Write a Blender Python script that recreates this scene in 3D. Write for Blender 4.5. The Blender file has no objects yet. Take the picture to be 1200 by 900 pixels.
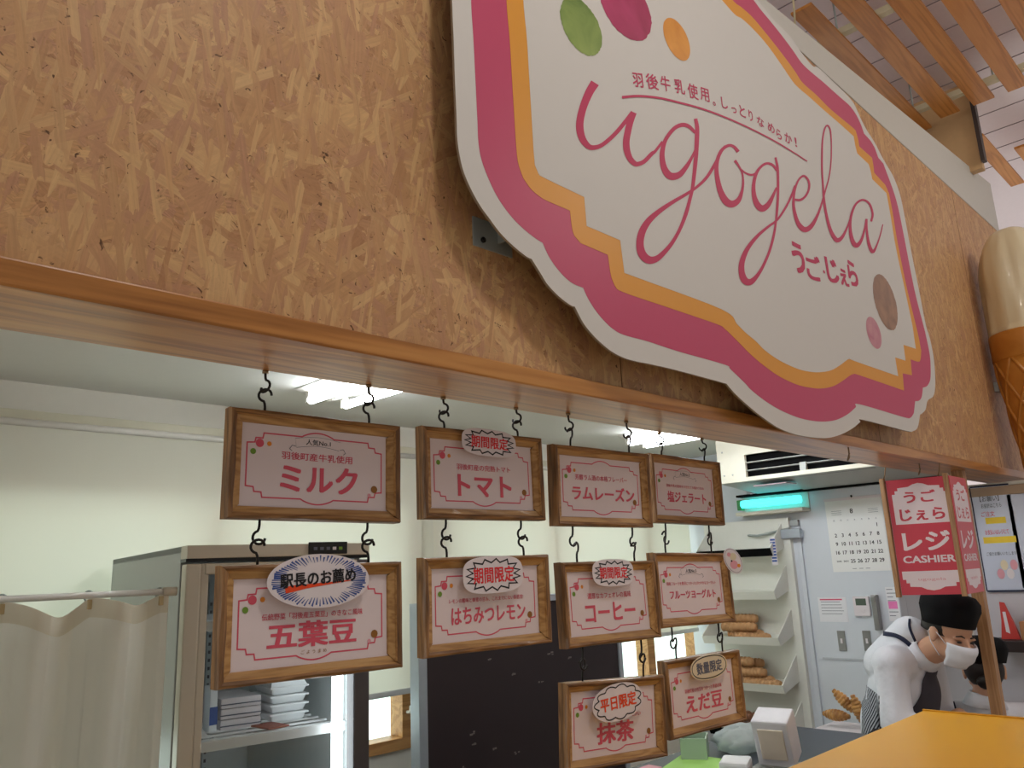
import bpy, bmesh, math, random
import numpy as np
from mathutils import Vector, Matrix, Euler
from mathutils.geometry import tessellate_polygon
random.seed(7)
SC = bpy.context.scene
COL = SC.collection
PI = math.pi
# ------------------------------------------------------------------ camera
F = 940.0
_d1 = np.array([963.0, 180.0, F]); _k = 0.042
_v = -(F*F)/(_d1[0]*_k+_d1[1])
_z = np.array([_k*_v, _v, F])
_X = _d1/np.linalg.norm(_d1); _Z = _z/np.linalg.norm(_z)
RW = np.array([_X, np.cross(_Z, _X), _Z])           # world axes in camera coordinates
CAM = np.array([0.0, -1.3, 1.62])
cam = bpy.data.cameras.new('camera'); camo = bpy.data.objects.new('camera', cam); COL.objects.link(camo)
cam.sensor_width = 36; cam.lens = F/1200*36; cam.clip_start = 0.02; cam.clip_end = 100
_m = Matrix.Identity(4)
for _i, _c in enumerate((RW@np.array([1, 0, 0]), RW@np.array([0, -1, 0]), RW@np.array([0, 0, -1]))):
    for _j in range(3): _m[_j][_i] = _c[_j]
for _j in range(3): _m[_j][3] = CAM[_j]
camo.matrix_world = _m
SC.camera = camo
# ------------------------------------------------------------------ light and exposure
SC.view_settings.view_transform = 'Standard'; SC.view_settings.look = 'None'
SC.view_settings.exposure = 0.0; SC.view_settings.gamma = 1.0; SC.view_settings.use_curve_mapping = False
W = bpy.data.worlds.new('world'); SC.world = W; W.use_nodes = True
_nt = W.node_tree; _nt.nodes.clear()
_tc = _nt.nodes.new('ShaderNodeTexCoord'); _sx = _nt.nodes.new('ShaderNodeSeparateXYZ')
_mr = _nt.nodes.new('ShaderNodeMapRange'); _mr.inputs['From Min'].default_value = -0.1; _mr.inputs['From Max'].default_value = 0.25
_mx = _nt.nodes.new('ShaderNodeMix'); _mx.data_type = 'RGBA'
_mx.inputs['A'].default_value = (0.26, 0.252, 0.238, 1)       # the hall behind the photographer
_mx.inputs['B'].default_value = (2.5, 2.5, 2.35, 1)           # daylight outside the windows
_bg = _nt.nodes.new('ShaderNodeBackground'); _ow = _nt.nodes.new('ShaderNodeOutputWorld')
_nt.links.new(_tc.outputs['Generated'], _sx.inputs[0]); _nt.links.new(_sx.outputs['Y'], _mr.inputs['Value'])
_nt.links.new(_mr.outputs['Result'], _mx.inputs['Factor']); _nt.links.new(_mx.outputs['Result'], _bg.inputs['Color'])
_nt.links.new(_bg.outputs[0], _ow.inputs[0])
def area(name, loc, target, size, power, color):
    l = bpy.data.lights.new(name, 'AREA'); l.shape = 'DISK'; l.size = size; l.energy = power; l.color = color
    o = bpy.data.objects.new(name, l); COL.objects.link(o); o.location = loc
    o.rotation_euler = (Vector(target)-Vector(loc)).to_track_quat('-Z', 'Y').to_euler()
    return o
area('hall_lamp', (1.15, -1.65, 4.75), (1.6, -0.1, 2.6), 0.35, 24, (1, .94, .87))
area('hall_lamp.001', (4.9, -2.6, 4.75), (4.6, 0, 2.6), 0.6, 26, (1, .94, .87))
# ------------------------------------------------------------------ helpers: pixel rays of the 1200x900 photograph to planes of the place
def ray(px, py): return RW@np.array([px-600.0, py-450.0, F])
def onY(px, py, y): r = ray(px, py); return Vector(CAM+r*(y-CAM[1])/r[1])
def onX(px, py, x): r = ray(px, py); return Vector(CAM+r*(x-CAM[0])/r[0])
def onZ(px, py, z): r = ray(px, py); return Vector(CAM+r*(z-CAM[2])/r[2])
def atD(px, py, d): return Vector(CAM+ray(px, py)/F*d)
def cr(ox, oy, s, *pts): return [(ox+p[0]/s, oy+p[1]/s)+tuple(q/s for q in p[2:3]) for p in pts]

def tag(o, label=None, cat=None, group=None, kind=None):
    if label: o['label'] = label
    if cat: o['category'] = cat
    if group: o['group'] = group
    if kind: o['kind'] = kind
    return o
def empty(name, loc=(0, 0, 0), rot=(0, 0, 0), label=None, cat=None, group=None):
    o = bpy.data.objects.new(name, None); COL.objects.link(o); o.location = loc; o.rotation_euler = rot
    o.empty_display_size = .05
    return tag(o, label, cat, group)

class MB:
    """collects shapes into ONE mesh object with several materials"""
    def __init__(s): s.v = []; s.f = []; s.mi = []; s.sm = []; s.mats = []
    def m(s, mat):
        if mat not in s.mats: s.mats.append(mat)
        return s.mats.index(mat)
    def add(s, vs, fs, mat, M=None, smooth=False):
        b = len(s.v); k = s.m(mat)
        s.v += [tuple(M@Vector(p)) if M else tuple(p) for p in vs]
        for f in fs: s.f.append([i+b for i in f]); s.mi.append(k); s.sm.append(smooth)
        return s
    def box(s, c, d, mat, M=None, bev=0.0, taper=None):
        bm = bmesh.new(); bmesh.ops.create_cube(bm, size=1)
        for v in bm.verts:
            v.co = Vector((v.co.x*d[0], v.co.y*d[1], v.co.z*d[2]))
            if taper and v.co.z < 0: v.co.x *= taper; v.co.y *= taper
        if bev > 0: bmesh.ops.bevel(bm, geom=bm.edges[:], offset=min(bev, min(d)*.45), segments=2, affect='EDGES', profile=.6)
        for v in bm.verts: v.co += Vector(c)
        bm.verts.index_update()
        s.add([v.co[:] for v in bm.verts], [[v.index for v in f.verts] for f in bm.faces], mat, M); bm.free(); return s
    def span(s, a, b, mat, M=None, bev=0.0):
        a = Vector(a); b = Vector(b); return s.box((a+b)/2, [abs(x) for x in (b-a)], mat, M, bev)
    def tube(s, pts, r, mat, n=8, M=None, caps=True):
        pts = [Vector(p) for p in pts]; rs = r if isinstance(r, (list, tuple)) else [r]*len(pts)
        vs = []; fs = []; up = None
        for i, p in enumerate(pts):
            t = (pts[min(i+1, len(pts)-1)]-pts[max(i-1, 0)]).normalized()
            if up is None: up = t.orthogonal().normalized()
            up = (up-t*up.dot(t)); up = up.normalized() if up.length > 1e-6 else t.orthogonal().normalized()
            w = t.cross(up)
            for k in range(n):
                a = 2*PI*k/n; vs.append(p+(up*math.cos(a)+w*math.sin(a))*rs[i])
        for i in range(len(pts)-1):
            for k in range(n): fs.append([i*n+k, i*n+(k+1) % n, (i+1)*n+(k+1) % n, (i+1)*n+k])
        if caps: fs.append(list(range(n))[::-1]); fs.append([(len(pts)-1)*n+k for k in range(n)])
        return s.add(vs, fs, mat, M, True)
    def lathe(s, prof, mat, n=32, M=None, fn=None):
        vs = []; fs = []
        for r, z in prof:
            for k in range(n):
                a = 2*PI*k/n; rr = r*(fn(a, z) if fn else 1); vs.append((rr*math.cos(a), rr*math.sin(a), z))
        for i in range(len(prof)-1):
            for k in range(n): fs.append([i*n+k, i*n+(k+1) % n, (i+1)*n+(k+1) % n, (i+1)*n+k])
        fs.append(list(range(n))[::-1]); fs.append([(len(prof)-1)*n+k for k in range(n)])
        return s.add(vs, fs, mat, M, True)
    def ell(s, c, r, mat, M=None, n=16, fn=None):
        vs = []; fs = []; m = n//2
        for i in range(m+1):
            t = PI*i/m
            for k in range(n):
                a = 2*PI*k/n; p = Vector((math.sin(t)*math.cos(a), math.sin(t)*math.sin(a), math.cos(t)))
                q = Vector((p.x*r[0], p.y*r[1], p.z*r[2]))
                if fn: q = fn(p, q)
                vs.append(q+Vector(c))
        for i in range(m):
            for k in range(n): fs.append([i*n+k, (i+1)*n+k, (i+1)*n+(k+1) % n, i*n+(k+1) % n])
        return s.add(vs, fs, mat, M, True)
    def poly(s, pts, mat, M=None, z=0.0):
        """flat polygon in the local x,z plane at y=z, facing -y"""
        tri = tessellate_polygon([[Vector((p[0], p[1], 0)) for p in pts]])
        return s.add([(p[0], z, p[1]) for p in pts], [list(t) for t in tri], mat, M)
    def ribbon(s, pts, w, mat, M=None, z=0.0, closed=False):
        n = len(pts); ws = w if isinstance(w, (list, tuple)) else [w]*n; L = []; Rr = []
        for i in range(n):
            a = Vector(pts[i-1] if (i or closed) else pts[0]); b = Vector(pts[(i+1) % n] if (i < n-1 or closed) else pts[-1]); p = Vector(pts[i])
            d0 = (p-a) if (p-a).length > 1e-9 else (b-p); d1 = (b-p) if (b-p).length > 1e-9 else (p-a)
            d0 = d0.normalized(); d1 = d1.normalized(); t = d0+d1
            t = t.normalized() if t.length > 1e-6 else d0
            nn = Vector((-t.y, t.x)); sc = 1/max(.45, abs(nn.dot(Vector((-d0.y, d0.x)))))
            L.append(p+nn*ws[i]*.5*sc); Rr.append(p-nn*ws[i]*.5*sc)
        vs = [(q.x, z, q.y) for q in L]+[(q.x, z, q.y) for q in Rr]
        fs = [[i, (i+1) % n, n+(i+1) % n, n+i] for i in range(n if closed else n-1)]
        return s.add(vs, fs, mat, M)
    def text(s, body, cx, cz, w, h, mat, M=None, z=0.0, bold=0.0, rot=0.0, shear=0.0, fit=True):
        vs, fs, bb = glyphs(body, bold)
        gw = bb[1]-bb[0]; gh = bb[3]-bb[2]
        sx = w/gw if w else h/gh; sz = h/gh if h else sx
        if not fit: sx = sz = min(sx, sz)
        c, q = math.cos(rot), math.sin(rot); out = []
        for x, y, lay in vs:
            X = (x-(bb[0]+bb[1])/2)*sx; Y = (y-(bb[2]+bb[3])/2)*sz; X += shear*Y
            out.append((cx+X*c-Y*q, z-.00003*lay, cz+X*q+Y*c))
        return s.add(out, fs, mat, M)
    def build(s, name, parent=None, loc=None, rot=None, label=None, kind=None, cat=None, group=None, bevel=0):
        me = bpy.data.meshes.new(name); me.from_pydata(s.v, [], s.f)
        for m_ in s.mats: me.materials.append(m_)
        me.polygons.foreach_set('material_index', s.mi); me.polygons.foreach_set('use_smooth', s.sm); me.update()
        o = bpy.data.objects.new(name, me); COL.objects.link(o)
        if parent: o.parent = parent
        if loc is not None: o.location = loc
        if rot is not None: o.rotation_euler = rot
        if bevel:
            b = o.modifiers.new('bevel', 'BEVEL'); b.width = bevel; b.segments = 2; b.limit_method = 'ANGLE'
        return tag(o, label, cat, group, kind)
_gc = {}
def glyphs(body, bold=0.0):
    key = (body, bold)
    if key not in _gc:
        c = bpy.data.curves.new('lettering', 'FONT'); c.body = body; c.size = 1; c.resolution_u = 3
        o = bpy.data.objects.new('lettering', c); COL.objects.link(o)
        me = bpy.data.meshes.new_from_object(o.evaluated_get(bpy.context.evaluated_depsgraph_get()))
        vs = [(v.co.x, v.co.y, 0) for v in me.vertices]; fs = [list(p.vertices) for p in me.polygons]
        bpy.data.objects.remove(o); bpy.data.curves.remove(c); bpy.data.meshes.remove(me)
        if bold:                                    # a heavier weight: the strokes laid down again, slightly shifted
            v0, f0 = vs, fs; vs, fs = [], []
            for lay, (du, dv) in enumerate(((-1, -.7), (1, -.7), (-1, .7), (1, .7), (0, 0))):
                q = len(vs); vs = vs+[(x+du*bold, y+dv*bold, lay) for x, y, _ in v0]; fs = fs+[[i+q for i in f] for f in f0]
        xs = [v[0] for v in vs]; ys = [v[1] for v in vs]
        _gc[key] = (vs, fs, (min(xs), max(xs), min(ys), max(ys)))
    return _gc[key]
def catmull(pts, sub=6, closed=False, corner=None):
    n = len(pts); P = [np.array(p, float) for p in pts]; out = []
    def sharp(i):
        if corner is None: return False
        if not closed and (i == 0 or i == n-1): return True
        a = P[i][:2]-P[i-1][:2]; b = P[(i+1) % n][:2]-P[i][:2]
        d = abs(math.atan2(a[0]*b[1]-a[1]*b[0], a@b)); return d > corner
    sh = [sharp(i) for i in range(n)]
    for i in range(n if closed else n-1):
        p1, p2 = P[i], P[(i+1) % n]
        p0 = P[i-1] if (closed or i > 0) and not sh[i] else p1-(p2-p1)
        p3 = P[(i+2) % n] if (closed or i+2 < n) and not sh[(i+1) % n] else p2+(p2-p1)
        for k in range(sub):
            t = k/sub
            out.append(tuple(.5*(2*p1+(p2-p0)*t+(2*p0-5*p1+4*p2-p3)*t*t+(3*p1-p0-3*p2+p3)*t**3)))
    if not closed: out.append(tuple(P[-1]))
    return out

# ------------------------------------------------------------------ materials
def srgb(c):
    return tuple((x/12.92 if x <= .04045 else ((x+.055)/1.055)**2.4) for x in (v/255 for v in c))+(1,)
def newmat(name):
    m = bpy.data.materials.new(name); m.use_nodes = True; return m, m.node_tree, m.node_tree.nodes['Principled BSDF']
def plain(name, c, rough=.55, metal=0.0, noise=.06, scale=30.0, spec=.4, coat=0.0, bump=0.0):
    m, nt, b = newmat(name)
    tc = nt.nodes.new('ShaderNodeTexCoord'); nz = nt.nodes.new('ShaderNodeTexNoise'); nz.inputs['Scale'].default_value = scale; nz.inputs['Detail'].default_value = 4
    nt.links.new(tc.outputs['Object'], nz.inputs['Vector'])
    mx = nt.nodes.new('ShaderNodeMix'); mx.data_type = 'RGBA'; base = srgb(c)
    mx.inputs['A'].default_value = tuple(x*(1-noise) for x in base[:3])+(1,); mx.inputs['B'].default_value = tuple(min(1, x*(1+noise)) for x in base[:3])+(1,)
    nt.links.new(nz.outputs['Fac'], mx.inputs['Factor']); nt.links.new(mx.outputs['Result'], b.inputs['Base Color'])
    b.inputs['Roughness'].default_value = rough; b.inputs['Metallic'].default_value = metal
    b.inputs['Specular IOR Level'].default_value = spec; b.inputs['Coat Weight'].default_value = coat
    if bump:
        bp = nt.nodes.new('ShaderNodeBump'); bp.inputs['Strength'].default_value = bump; bp.inputs['Distance'].default_value = .003 if bump < .5 else .05
        nt.links.new(nz.outputs['Fac'], bp.inputs['Height']); nt.links.new(bp.outputs[0], b.inputs['Normal'])
    return m
def glow(name, c, strength):
    m, nt, b = newmat(name); b.inputs['Base Color'].default_value = srgb(c); b.inputs['Emission Color'].default_value = srgb(c); b.inputs['Emission Strength'].default_value = strength
    return m
def ramp(nt, stops):
    r = nt.nodes.new('ShaderNodeValToRGB'); e = r.color_ramp.elements
    while len(e) < len(stops): e.new(.5)
    for el, (p, c) in zip(e, stops): el.position = p; el.color = srgb(c)
    return r
def wood(name, dark, mid, light, axis='X', scale=1.0, rough=.45, coat=0.0, along=.12, knots=0.0, rnd=True, spec=.4):
    m, nt, b = newmat(name); tc = nt.nodes.new('ShaderNodeTexCoord'); mp = nt.nodes.new('ShaderNodeMapping')
    oi = nt.nodes.new('ShaderNodeObjectInfo'); ad = nt.nodes.new('ShaderNodeVectorMath'); ad.operation = 'ADD'
    ml = nt.nodes.new('ShaderNodeMath'); ml.operation = 'MULTIPLY'; ml.inputs[1].default_value = 37.0 if rnd else 0
    nt.links.new(oi.outputs['Random'], ml.inputs[0]); nt.links.new(tc.outputs['Object'], ad.inputs[0]); nt.links.new(ml.outputs[0], ad.inputs[1])
    sc = [1*scale]*3; sc['XYZ'.index(axis)] = along*scale; mp.inputs['Scale'].default_value = sc
    nt.links.new(ad.outputs[0], mp.inputs['Vector'])
    n1 = nt.nodes.new('ShaderNodeTexNoise'); n1.inputs['Scale'].default_value = 9; n1.inputs['Detail'].default_value = 3; n1.inputs['Distortion'].default_value = .6
    n2 = nt.nodes.new('ShaderNodeTexNoise'); n2.inputs['Scale'].default_value = 90; n2.inputs['Detail'].default_value = 5
    nt.links.new(mp.outputs[0], n1.inputs['Vector']); nt.links.new(mp.outputs[0], n2.inputs['Vector'])
    # growth rings: sine of the slow noise
    s1 = nt.nodes.new('ShaderNodeMath'); s1.operation = 'MULTIPLY'; s1.inputs[1].default_value = 45; nt.links.new(n1.outputs['Fac'], s1.inputs[0])
    s2 = nt.nodes.new('ShaderNodeMath'); s2.operation = 'SINE'; nt.links.new(s1.outputs[0], s2.inputs[0])
    s3 = nt.nodes.new('ShaderNodeMath'); s3.operation = 'MULTIPLY_ADD'; s3.inputs[1].default_value = .16; s3.inputs[2].default_value = .25; nt.links.new(s2.outputs[0], s3.inputs[0])
    s4 = nt.nodes.new('ShaderNodeMath'); s4.operation = 'MULTIPLY_ADD'; s4.inputs[1].default_value = .5; nt.links.new(n2.outputs['Fac'], s4.inputs[0]); nt.links.new(s3.outputs[0], s4.inputs[2])
    r = ramp(nt, [(.25, dark), (.5, mid), (.78, light)]); nt.links.new(s4.outputs[0], r.inputs[0])
    col = r.outputs[0]
    if knots:
        vo = nt.nodes.new('ShaderNodeTexVoronoi'); vo.inputs['Scale'].default_value = knots; nt.links.new(tc.outputs['Object'], vo.inputs['Vector'])
        rk = nt.nodes.new('ShaderNodeMapRange'); rk.inputs['From Min'].default_value = .03; rk.inputs['From Max'].default_value = .1; nt.links.new(vo.outputs['Distance'], rk.inputs['Value'])
        mk = nt.nodes.new('ShaderNodeMix'); mk.data_type = 'RGBA'; mk.inputs['A'].default_value = srgb([x*.45 for x in dark]); nt.links.new(rk.outputs[0], mk.inputs['Factor']); nt.links.new(col, mk.inputs['B']); col = mk.outputs['Result']
    nt.links.new(col, b.inputs['Base Color']); b.inputs['Roughness'].default_value = rough; b.inputs['Coat Weight'].default_value = coat; b.inputs['Coat Roughness'].default_value = .12
    b.inputs['Specular IOR Level'].default_value = spec
    bp = nt.nodes.new('ShaderNodeBump'); bp.inputs['Strength'].default_value = .25; bp.inputs['Distance'].default_value = .002; nt.links.new(n2.outputs['Fac'], bp.inputs['Height']); nt.links.new(bp.outputs[0], b.inputs['Normal'])
    return m
def osb(name):
    """oriented strand board: a chaos of small flakes, each with its own direction of fibre, and some long strands on top"""
    m, nt, b = newmat(name); N = nt.nodes.new; Lk = nt.links.new
    tc = N('ShaderNodeTexCoord'); flat = N('ShaderNodeMapping'); flat.inputs['Scale'].default_value = (1, 0, 1); Lk(tc.outputs['Object'], flat.inputs['Vector'])
    pal = [(176, 128, 88), (198, 152, 104), (210, 168, 116), (186, 138, 104), (216, 176, 124), (192, 146, 108)]
    def fibre(vec, along, across, lo, hi, seed):
        mp = N('ShaderNodeMapping'); mp.inputs['Scale'].default_value = (along, 0, across); mp.inputs['Location'].default_value = (seed, 0, seed*.37); Lk(vec, mp.inputs['Vector'])
        n = N('ShaderNodeTexNoise'); n.inputs['Scale'].default_value = 1; n.inputs['Detail'].default_value = 4; n.inputs['Roughness'].default_value = .62; n.inputs['Distortion'].default_value = .5; Lk(mp.outputs[0], n.inputs['Vector'])
        r = N('ShaderNodeMapRange'); r.inputs['From Min'].default_value = .28; r.inputs['From Max'].default_value = .72; r.inputs['To Min'].default_value = lo; r.inputs['To Max'].default_value = hi; Lk(n.outputs['Fac'], r.inputs['Value'])
        return r.outputs[0]
    def scaled(col, f):
        v = N('ShaderNodeVectorMath'); v.operation = 'SCALE'; Lk(col, v.inputs[0]); Lk(f, v.inputs['Scale']); return v.outputs[0]
    def flakes(scale, seed, warp, al, ac, lo, hi):
        nz = N('ShaderNodeTexNoise'); nz.inputs['Scale'].default_value = scale*.9; nz.inputs['Detail'].default_value = 2; Lk(flat.outputs[0], nz.inputs['Vector'])
        w = N('ShaderNodeVectorMath'); w.operation = 'MULTIPLY_ADD'; Lk(nz.outputs['Color'], w.inputs[0]); w.inputs[1].default_value = (warp/scale, 0, warp/scale); Lk(flat.outputs[0], w.inputs[2])
        vo = N('ShaderNodeTexVoronoi'); vo.inputs['Scale'].default_value = scale; of = N('ShaderNodeVectorMath'); of.operation = 'ADD'; of.inputs[1].default_value = (seed, 0, seed*.6); Lk(w.outputs[0], of.inputs[0]); Lk(of.outputs[0], vo.inputs['Vector'])
        sp = N('ShaderNodeSeparateColor'); Lk(vo.outputs['Color'], sp.inputs[0])
        an = N('ShaderNodeMath'); an.operation = 'MULTIPLY'; an.inputs[1].default_value = 6.28; Lk(sp.outputs[2], an.inputs[0])
        ro = N('ShaderNodeVectorRotate'); ro.rotation_type = 'Y_AXIS'; Lk(flat.outputs[0], ro.inputs['Vector']); Lk(an.outputs[0], ro.inputs['Angle'])
        r = ramp(nt, [(0, pal[0]), (.35, pal[1]), (.6, pal[3]), (.8, pal[2]), (1, pal[5])]); Lk(sp.outputs[0], r.inputs[0])
        return scaled(r.outputs[0], fibre(ro.outputs[0], al, ac, lo, hi, seed)), sp.outputs[1]
    def mixc(f, c0, c1):
        x = N('ShaderNodeMix'); x.data_type = 'RGBA'; Lk(f, x.inputs['Factor']); Lk(c0, x.inputs['A']); Lk(c1, x.inputs['B']); return x.outputs['Result']
    def step(v, t, w=.05):
        r = N('ShaderNodeMapRange'); r.inputs['From Min'].default_value = t; r.inputs['From Max'].default_value = t+w; Lk(v, r.inputs['Value']); return r.outputs[0]
    col, _ = flakes(26, 0, 1.2, 26, 190, .74, 1.20)
    c2, k2 = flakes(60, 5, 1.6, 40, 330, .66, 1.22); col = mixc(step(k2, .35), col, c2)
    c3, k3 = flakes(13, 9, .9, 14, 130, .82, 1.14); col = mixc(step(k3, .72), col, c3)
    # long strands: x size, z size in 1/m, tilt, threshold
    for k, (ang, sx, sz, th) in enumerate(((4, 7, 46, .80), (-58, 8, 40, .80), (72, 9, 38, .76), (-24, 8, 60, .80), (38, 9, 52, .80), (88, 6.5, 15, .86), (80, 12, 90, .74), (-80, 10, 70, .78))):
        mp = N('ShaderNodeMapping'); mp.inputs['Rotation'].default_value = (0, math.radians(ang), 0); mp.inputs['Location'].default_value = (3.1*k, 0, 1.7*k); Lk(flat.outputs[0], mp.inputs['Vector'])
        m2 = N('ShaderNodeMapping'); m2.inputs['Scale'].default_value = (sx, 0, sz); Lk(mp.outputs[0], m2.inputs['Vector'])
        nz = N('ShaderNodeTexNoise'); nz.inputs['Scale'].default_value = 1.3; Lk(m2.outputs[0], nz.inputs['Vector'])
        w = N('ShaderNodeVectorMath'); w.operation = 'MULTIPLY_ADD'; Lk(nz.outputs['Color'], w.inputs[0]); w.inputs[1].default_value = (.5, 0, .22); Lk(m2.outputs[0], w.inputs[2])
        vo = N('ShaderNodeTexVoronoi'); vo.distance = 'CHEBYCHEV'; vo.inputs['Scale'].default_value = 1; vo.inputs['Randomness'].default_value = .9; Lk(w.outputs[0], vo.inputs['Vector'])
        sp = N('ShaderNodeSeparateColor'); Lk(vo.outputs['Color'], sp.inputs[0])
        r = ramp(nt, [(0, pal[3]), (.4, pal[1]), (.7, pal[4]), (1, pal[0])]); Lk(sp.outputs[0], r.inputs[0])
        c = scaled(r.outputs[0], fibre(mp.outputs[0], 6, 170, .84, 1.12, k))
        f = step(sp.outputs[1], th); df = N('ShaderNodeMath'); df.operation = 'MULTIPLY'; df.inputs[1].default_value = .8; Lk(f, df.inputs[0])
        col = mixc(df.outputs[0], col, c)
    # small dark pits between flakes
    dn = N('ShaderNodeTexNoise'); dn.inputs['Scale'].default_value = 62; dn.inputs['Detail'].default_value = 3; dn.inputs['Distortion'].default_value = 1.2; Lk(tc.outputs['Object'], dn.inputs['Vector'])
    dk = N('ShaderNodeMix'); dk.data_type = 'RGBA'; dk.inputs['A'].default_value = srgb((96, 64, 38)); Lk(step(dn.outputs['Fac'], .275, .06), dk.inputs['Factor']); Lk(col, dk.inputs['B'])
    Lk(dk.outputs['Result'], b.inputs['Base Color']); b.inputs['Roughness'].default_value = .48; b.inputs['Specular IOR Level'].default_value = .28
    bp = N('ShaderNodeBump'); bp.inputs['Strength'].default_value = .15; bp.inputs['Distance'].default_value = .002; Lk(dn.outputs['Fac'], bp.inputs['Height']); Lk(bp.outputs[0], b.inputs['Normal'])
    return m
def translucent(name, c, t=.45, rough=.8, weave=0.0):
    m, nt, b = newmat(name); tr = nt.nodes.new('ShaderNodeBsdfTranslucent'); mx = nt.nodes.new('ShaderNodeMixShader')
    b.inputs['Base Color'].default_value = srgb(c); b.inputs['Roughness'].default_value = rough; b.inputs['Specular IOR Level'].default_value = .1
    tr.inputs['Color'].default_value = srgb(c); mx.inputs[0].default_value = t
    if weave:
        tc = nt.nodes.new('ShaderNodeTexCoord'); w = nt.nodes.new('ShaderNodeTexNoise'); w.inputs['Scale'].default_value = weave; nt.links.new(tc.outputs['Object'], w.inputs['Vector'])
        bp = nt.nodes.new('ShaderNodeBump'); bp.inputs['Strength'].default_value = .2; bp.inputs['Distance'].default_value = .001; nt.links.new(w.outputs['Fac'], bp.inputs['Height']); nt.links.new(bp.outputs[0], b.inputs['Normal'])
    nt.links.new(b.outputs[0], mx.inputs[1]); nt.links.new(tr.outputs[0], mx.inputs[2]); nt.links.new(mx.outputs[0], nt.nodes['Material Output'].inputs[0])
    return m
def glass(name, tint=(235, 245, 243), gl=.10):
    m, nt, b = newmat(name); t = nt.nodes.new('ShaderNodeBsdfTransparent'); g = nt.nodes.new('ShaderNodeBsdfGlossy'); mx = nt.nodes.new('ShaderNodeMixShader'); fr = nt.nodes.new('ShaderNodeFresnel')
    fr.inputs['IOR'].default_value = 1.45; t.inputs['Color'].default_value = srgb(tint); g.inputs['Roughness'].default_value = .03
    ge = nt.nodes.new('ShaderNodeNewGeometry'); iv = nt.nodes.new('ShaderNodeMath'); iv.operation = 'SUBTRACT'; iv.inputs[0].default_value = 1; nt.links.new(ge.outputs['Backfacing'], iv.inputs[1])
    mm = nt.nodes.new('ShaderNodeMath'); mm.operation = 'MULTIPLY'; nt.links.new(fr.outputs[0], mm.inputs[0]); nt.links.new(iv.outputs[0], mm.inputs[1])
    nt.links.new(mm.outputs[0], mx.inputs[0]); nt.links.new(t.outputs[0], mx.inputs[1]); nt.links.new(g.outputs[0], mx.inputs[2]); nt.links.new(mx.outputs[0], nt.nodes['Material Output'].inputs[0])
    return m
M_OSB = osb('osb_board')
M_BEAM = wood('lacquered_beam', (146, 92, 42), (184, 124, 62), (202, 144, 78), 'X', .8, .30, .08, .06, 0)
M_FRAME = wood('frame_wood', (92, 64, 38), (134, 96, 58), (160, 120, 76), 'X', 2.0, .5, .15, .1, 14)
M_FRAMEV = wood('frame_wood_upright', (92, 64, 38), (134, 96, 58), (160, 120, 76), 'Z', 2.0, .5, .15, .1, 14)
M_FRAMELIP = wood('frame_inner_lip', (150, 108, 62), (178, 136, 82), (194, 154, 100), 'X', 2.0, .5, .1, .1)
M_POST = wood('post_wood', (150, 110, 74), (172, 130, 90), (188, 146, 104), 'Z', 1.5, .5, .1, .08)
M_SLAT = wood('slat_wood', (184, 118, 52), (206, 138, 66), (216, 150, 78), 'X', .9, .5, .1, .06)
M_SILL = wood('window_wood', (170, 120, 70), (196, 144, 88), (212, 162, 104), 'X', 1, .5, .2, .08)
M_WHITEWALL = plain('shop_wall', (226, 224, 214), .7, noise=.02)
M_PANELWALL = plain('hard_wall_panel', (214, 219, 226), .35, noise=.015)
M_CEIL = plain('shop_ceiling_paint', (222, 222, 216), .8, noise=.02)
M_HALLCEIL = plain('hall_ceiling_paint', (238, 228, 232), .8, noise=.03)
M_TRIM = plain('white_trim_paint', (206, 203, 194), .5, noise=.02)
M_FLOOR = plain('floor_tile', (206, 196, 182), .4, noise=.08, scale=3)
M_SIGNW = plain('sign_white', (214, 210, 204), .6, noise=.01, spec=.5)
M_SIGNEDGE = plain('sign_edge', (150, 138, 120), .5, noise=.02)
M_MAG = plain('sign_magenta', (197, 66, 104), .45, noise=.015, spec=.55)
M_YEL = plain('sign_amber', (226, 154, 44), .45, noise=.015, spec=.55)
M_INK = plain('sign_rose_ink', (196, 62, 98), .6, noise=.02)
M_STEEL = plain('bracket_steel', (168, 176, 174), .4, .35)
M_IRON = plain('black_iron', (36, 31, 29), .4, .6)
M_BRASSW = plain('worn_hook', (136, 112, 84), .35, .7)
M_CARD = plain('card_paper', (226, 212, 214), .35, noise=.01, spec=.5)
M_ROSE = plain('print_rose', (212, 84, 104), .45, noise=.03)
M_BLACK = plain('print_black', (26, 24, 28), .5)
M_RED = plain('print_red', (222, 38, 46), .45)
M_ORANGE = plain('print_orange', (232, 74, 28), .5)
M_BLUE = plain('print_blue', (58, 84, 150), .5)
M_GREEN = plain('print_green', (112, 150, 52), .5)
M_DOTO = plain('print_amber', (226, 140, 44), .5)
M_BROWN = plain('print_brown', (146, 98, 40), .5)
M_PALEPK = plain('print_pale_pink', (222, 158, 170), .5)
M_STICK = plain('sticker_paper', (226, 218, 222), .4, noise=.01)
M_CREAMST = plain('sticker_cream', (222, 208, 178), .4, noise=.02)
M_GREYTX = plain('print_grey', (96, 98, 112), .5)
M_SKIN = plain('skin', (206, 158, 130), .5, noise=.05, scale=14)
M_SHIRT = plain('white_shirt', (226, 228, 236), .85, noise=.02, scale=5, bump=.55)
M_CAP = plain('black_cloth', (18, 18, 21), .85, noise=.2, scale=120, spec=.2)
M_APRON = plain('dark_apron', (62, 58, 66), .8, noise=.1)
M_HAIR = plain('dark_hair', (34, 26, 24), .5, noise=.3, scale=60)
M_MASK = plain('mask_cloth', (226, 228, 236), .75, noise=.01)
M_NAVY = plain('navy_binding', (38, 44, 70), .7)
M_TROUS = plain('dark_trousers', (40, 40, 46), .8)
M_EYE = plain('eye_dark', (30, 22, 20), .3)

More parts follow.
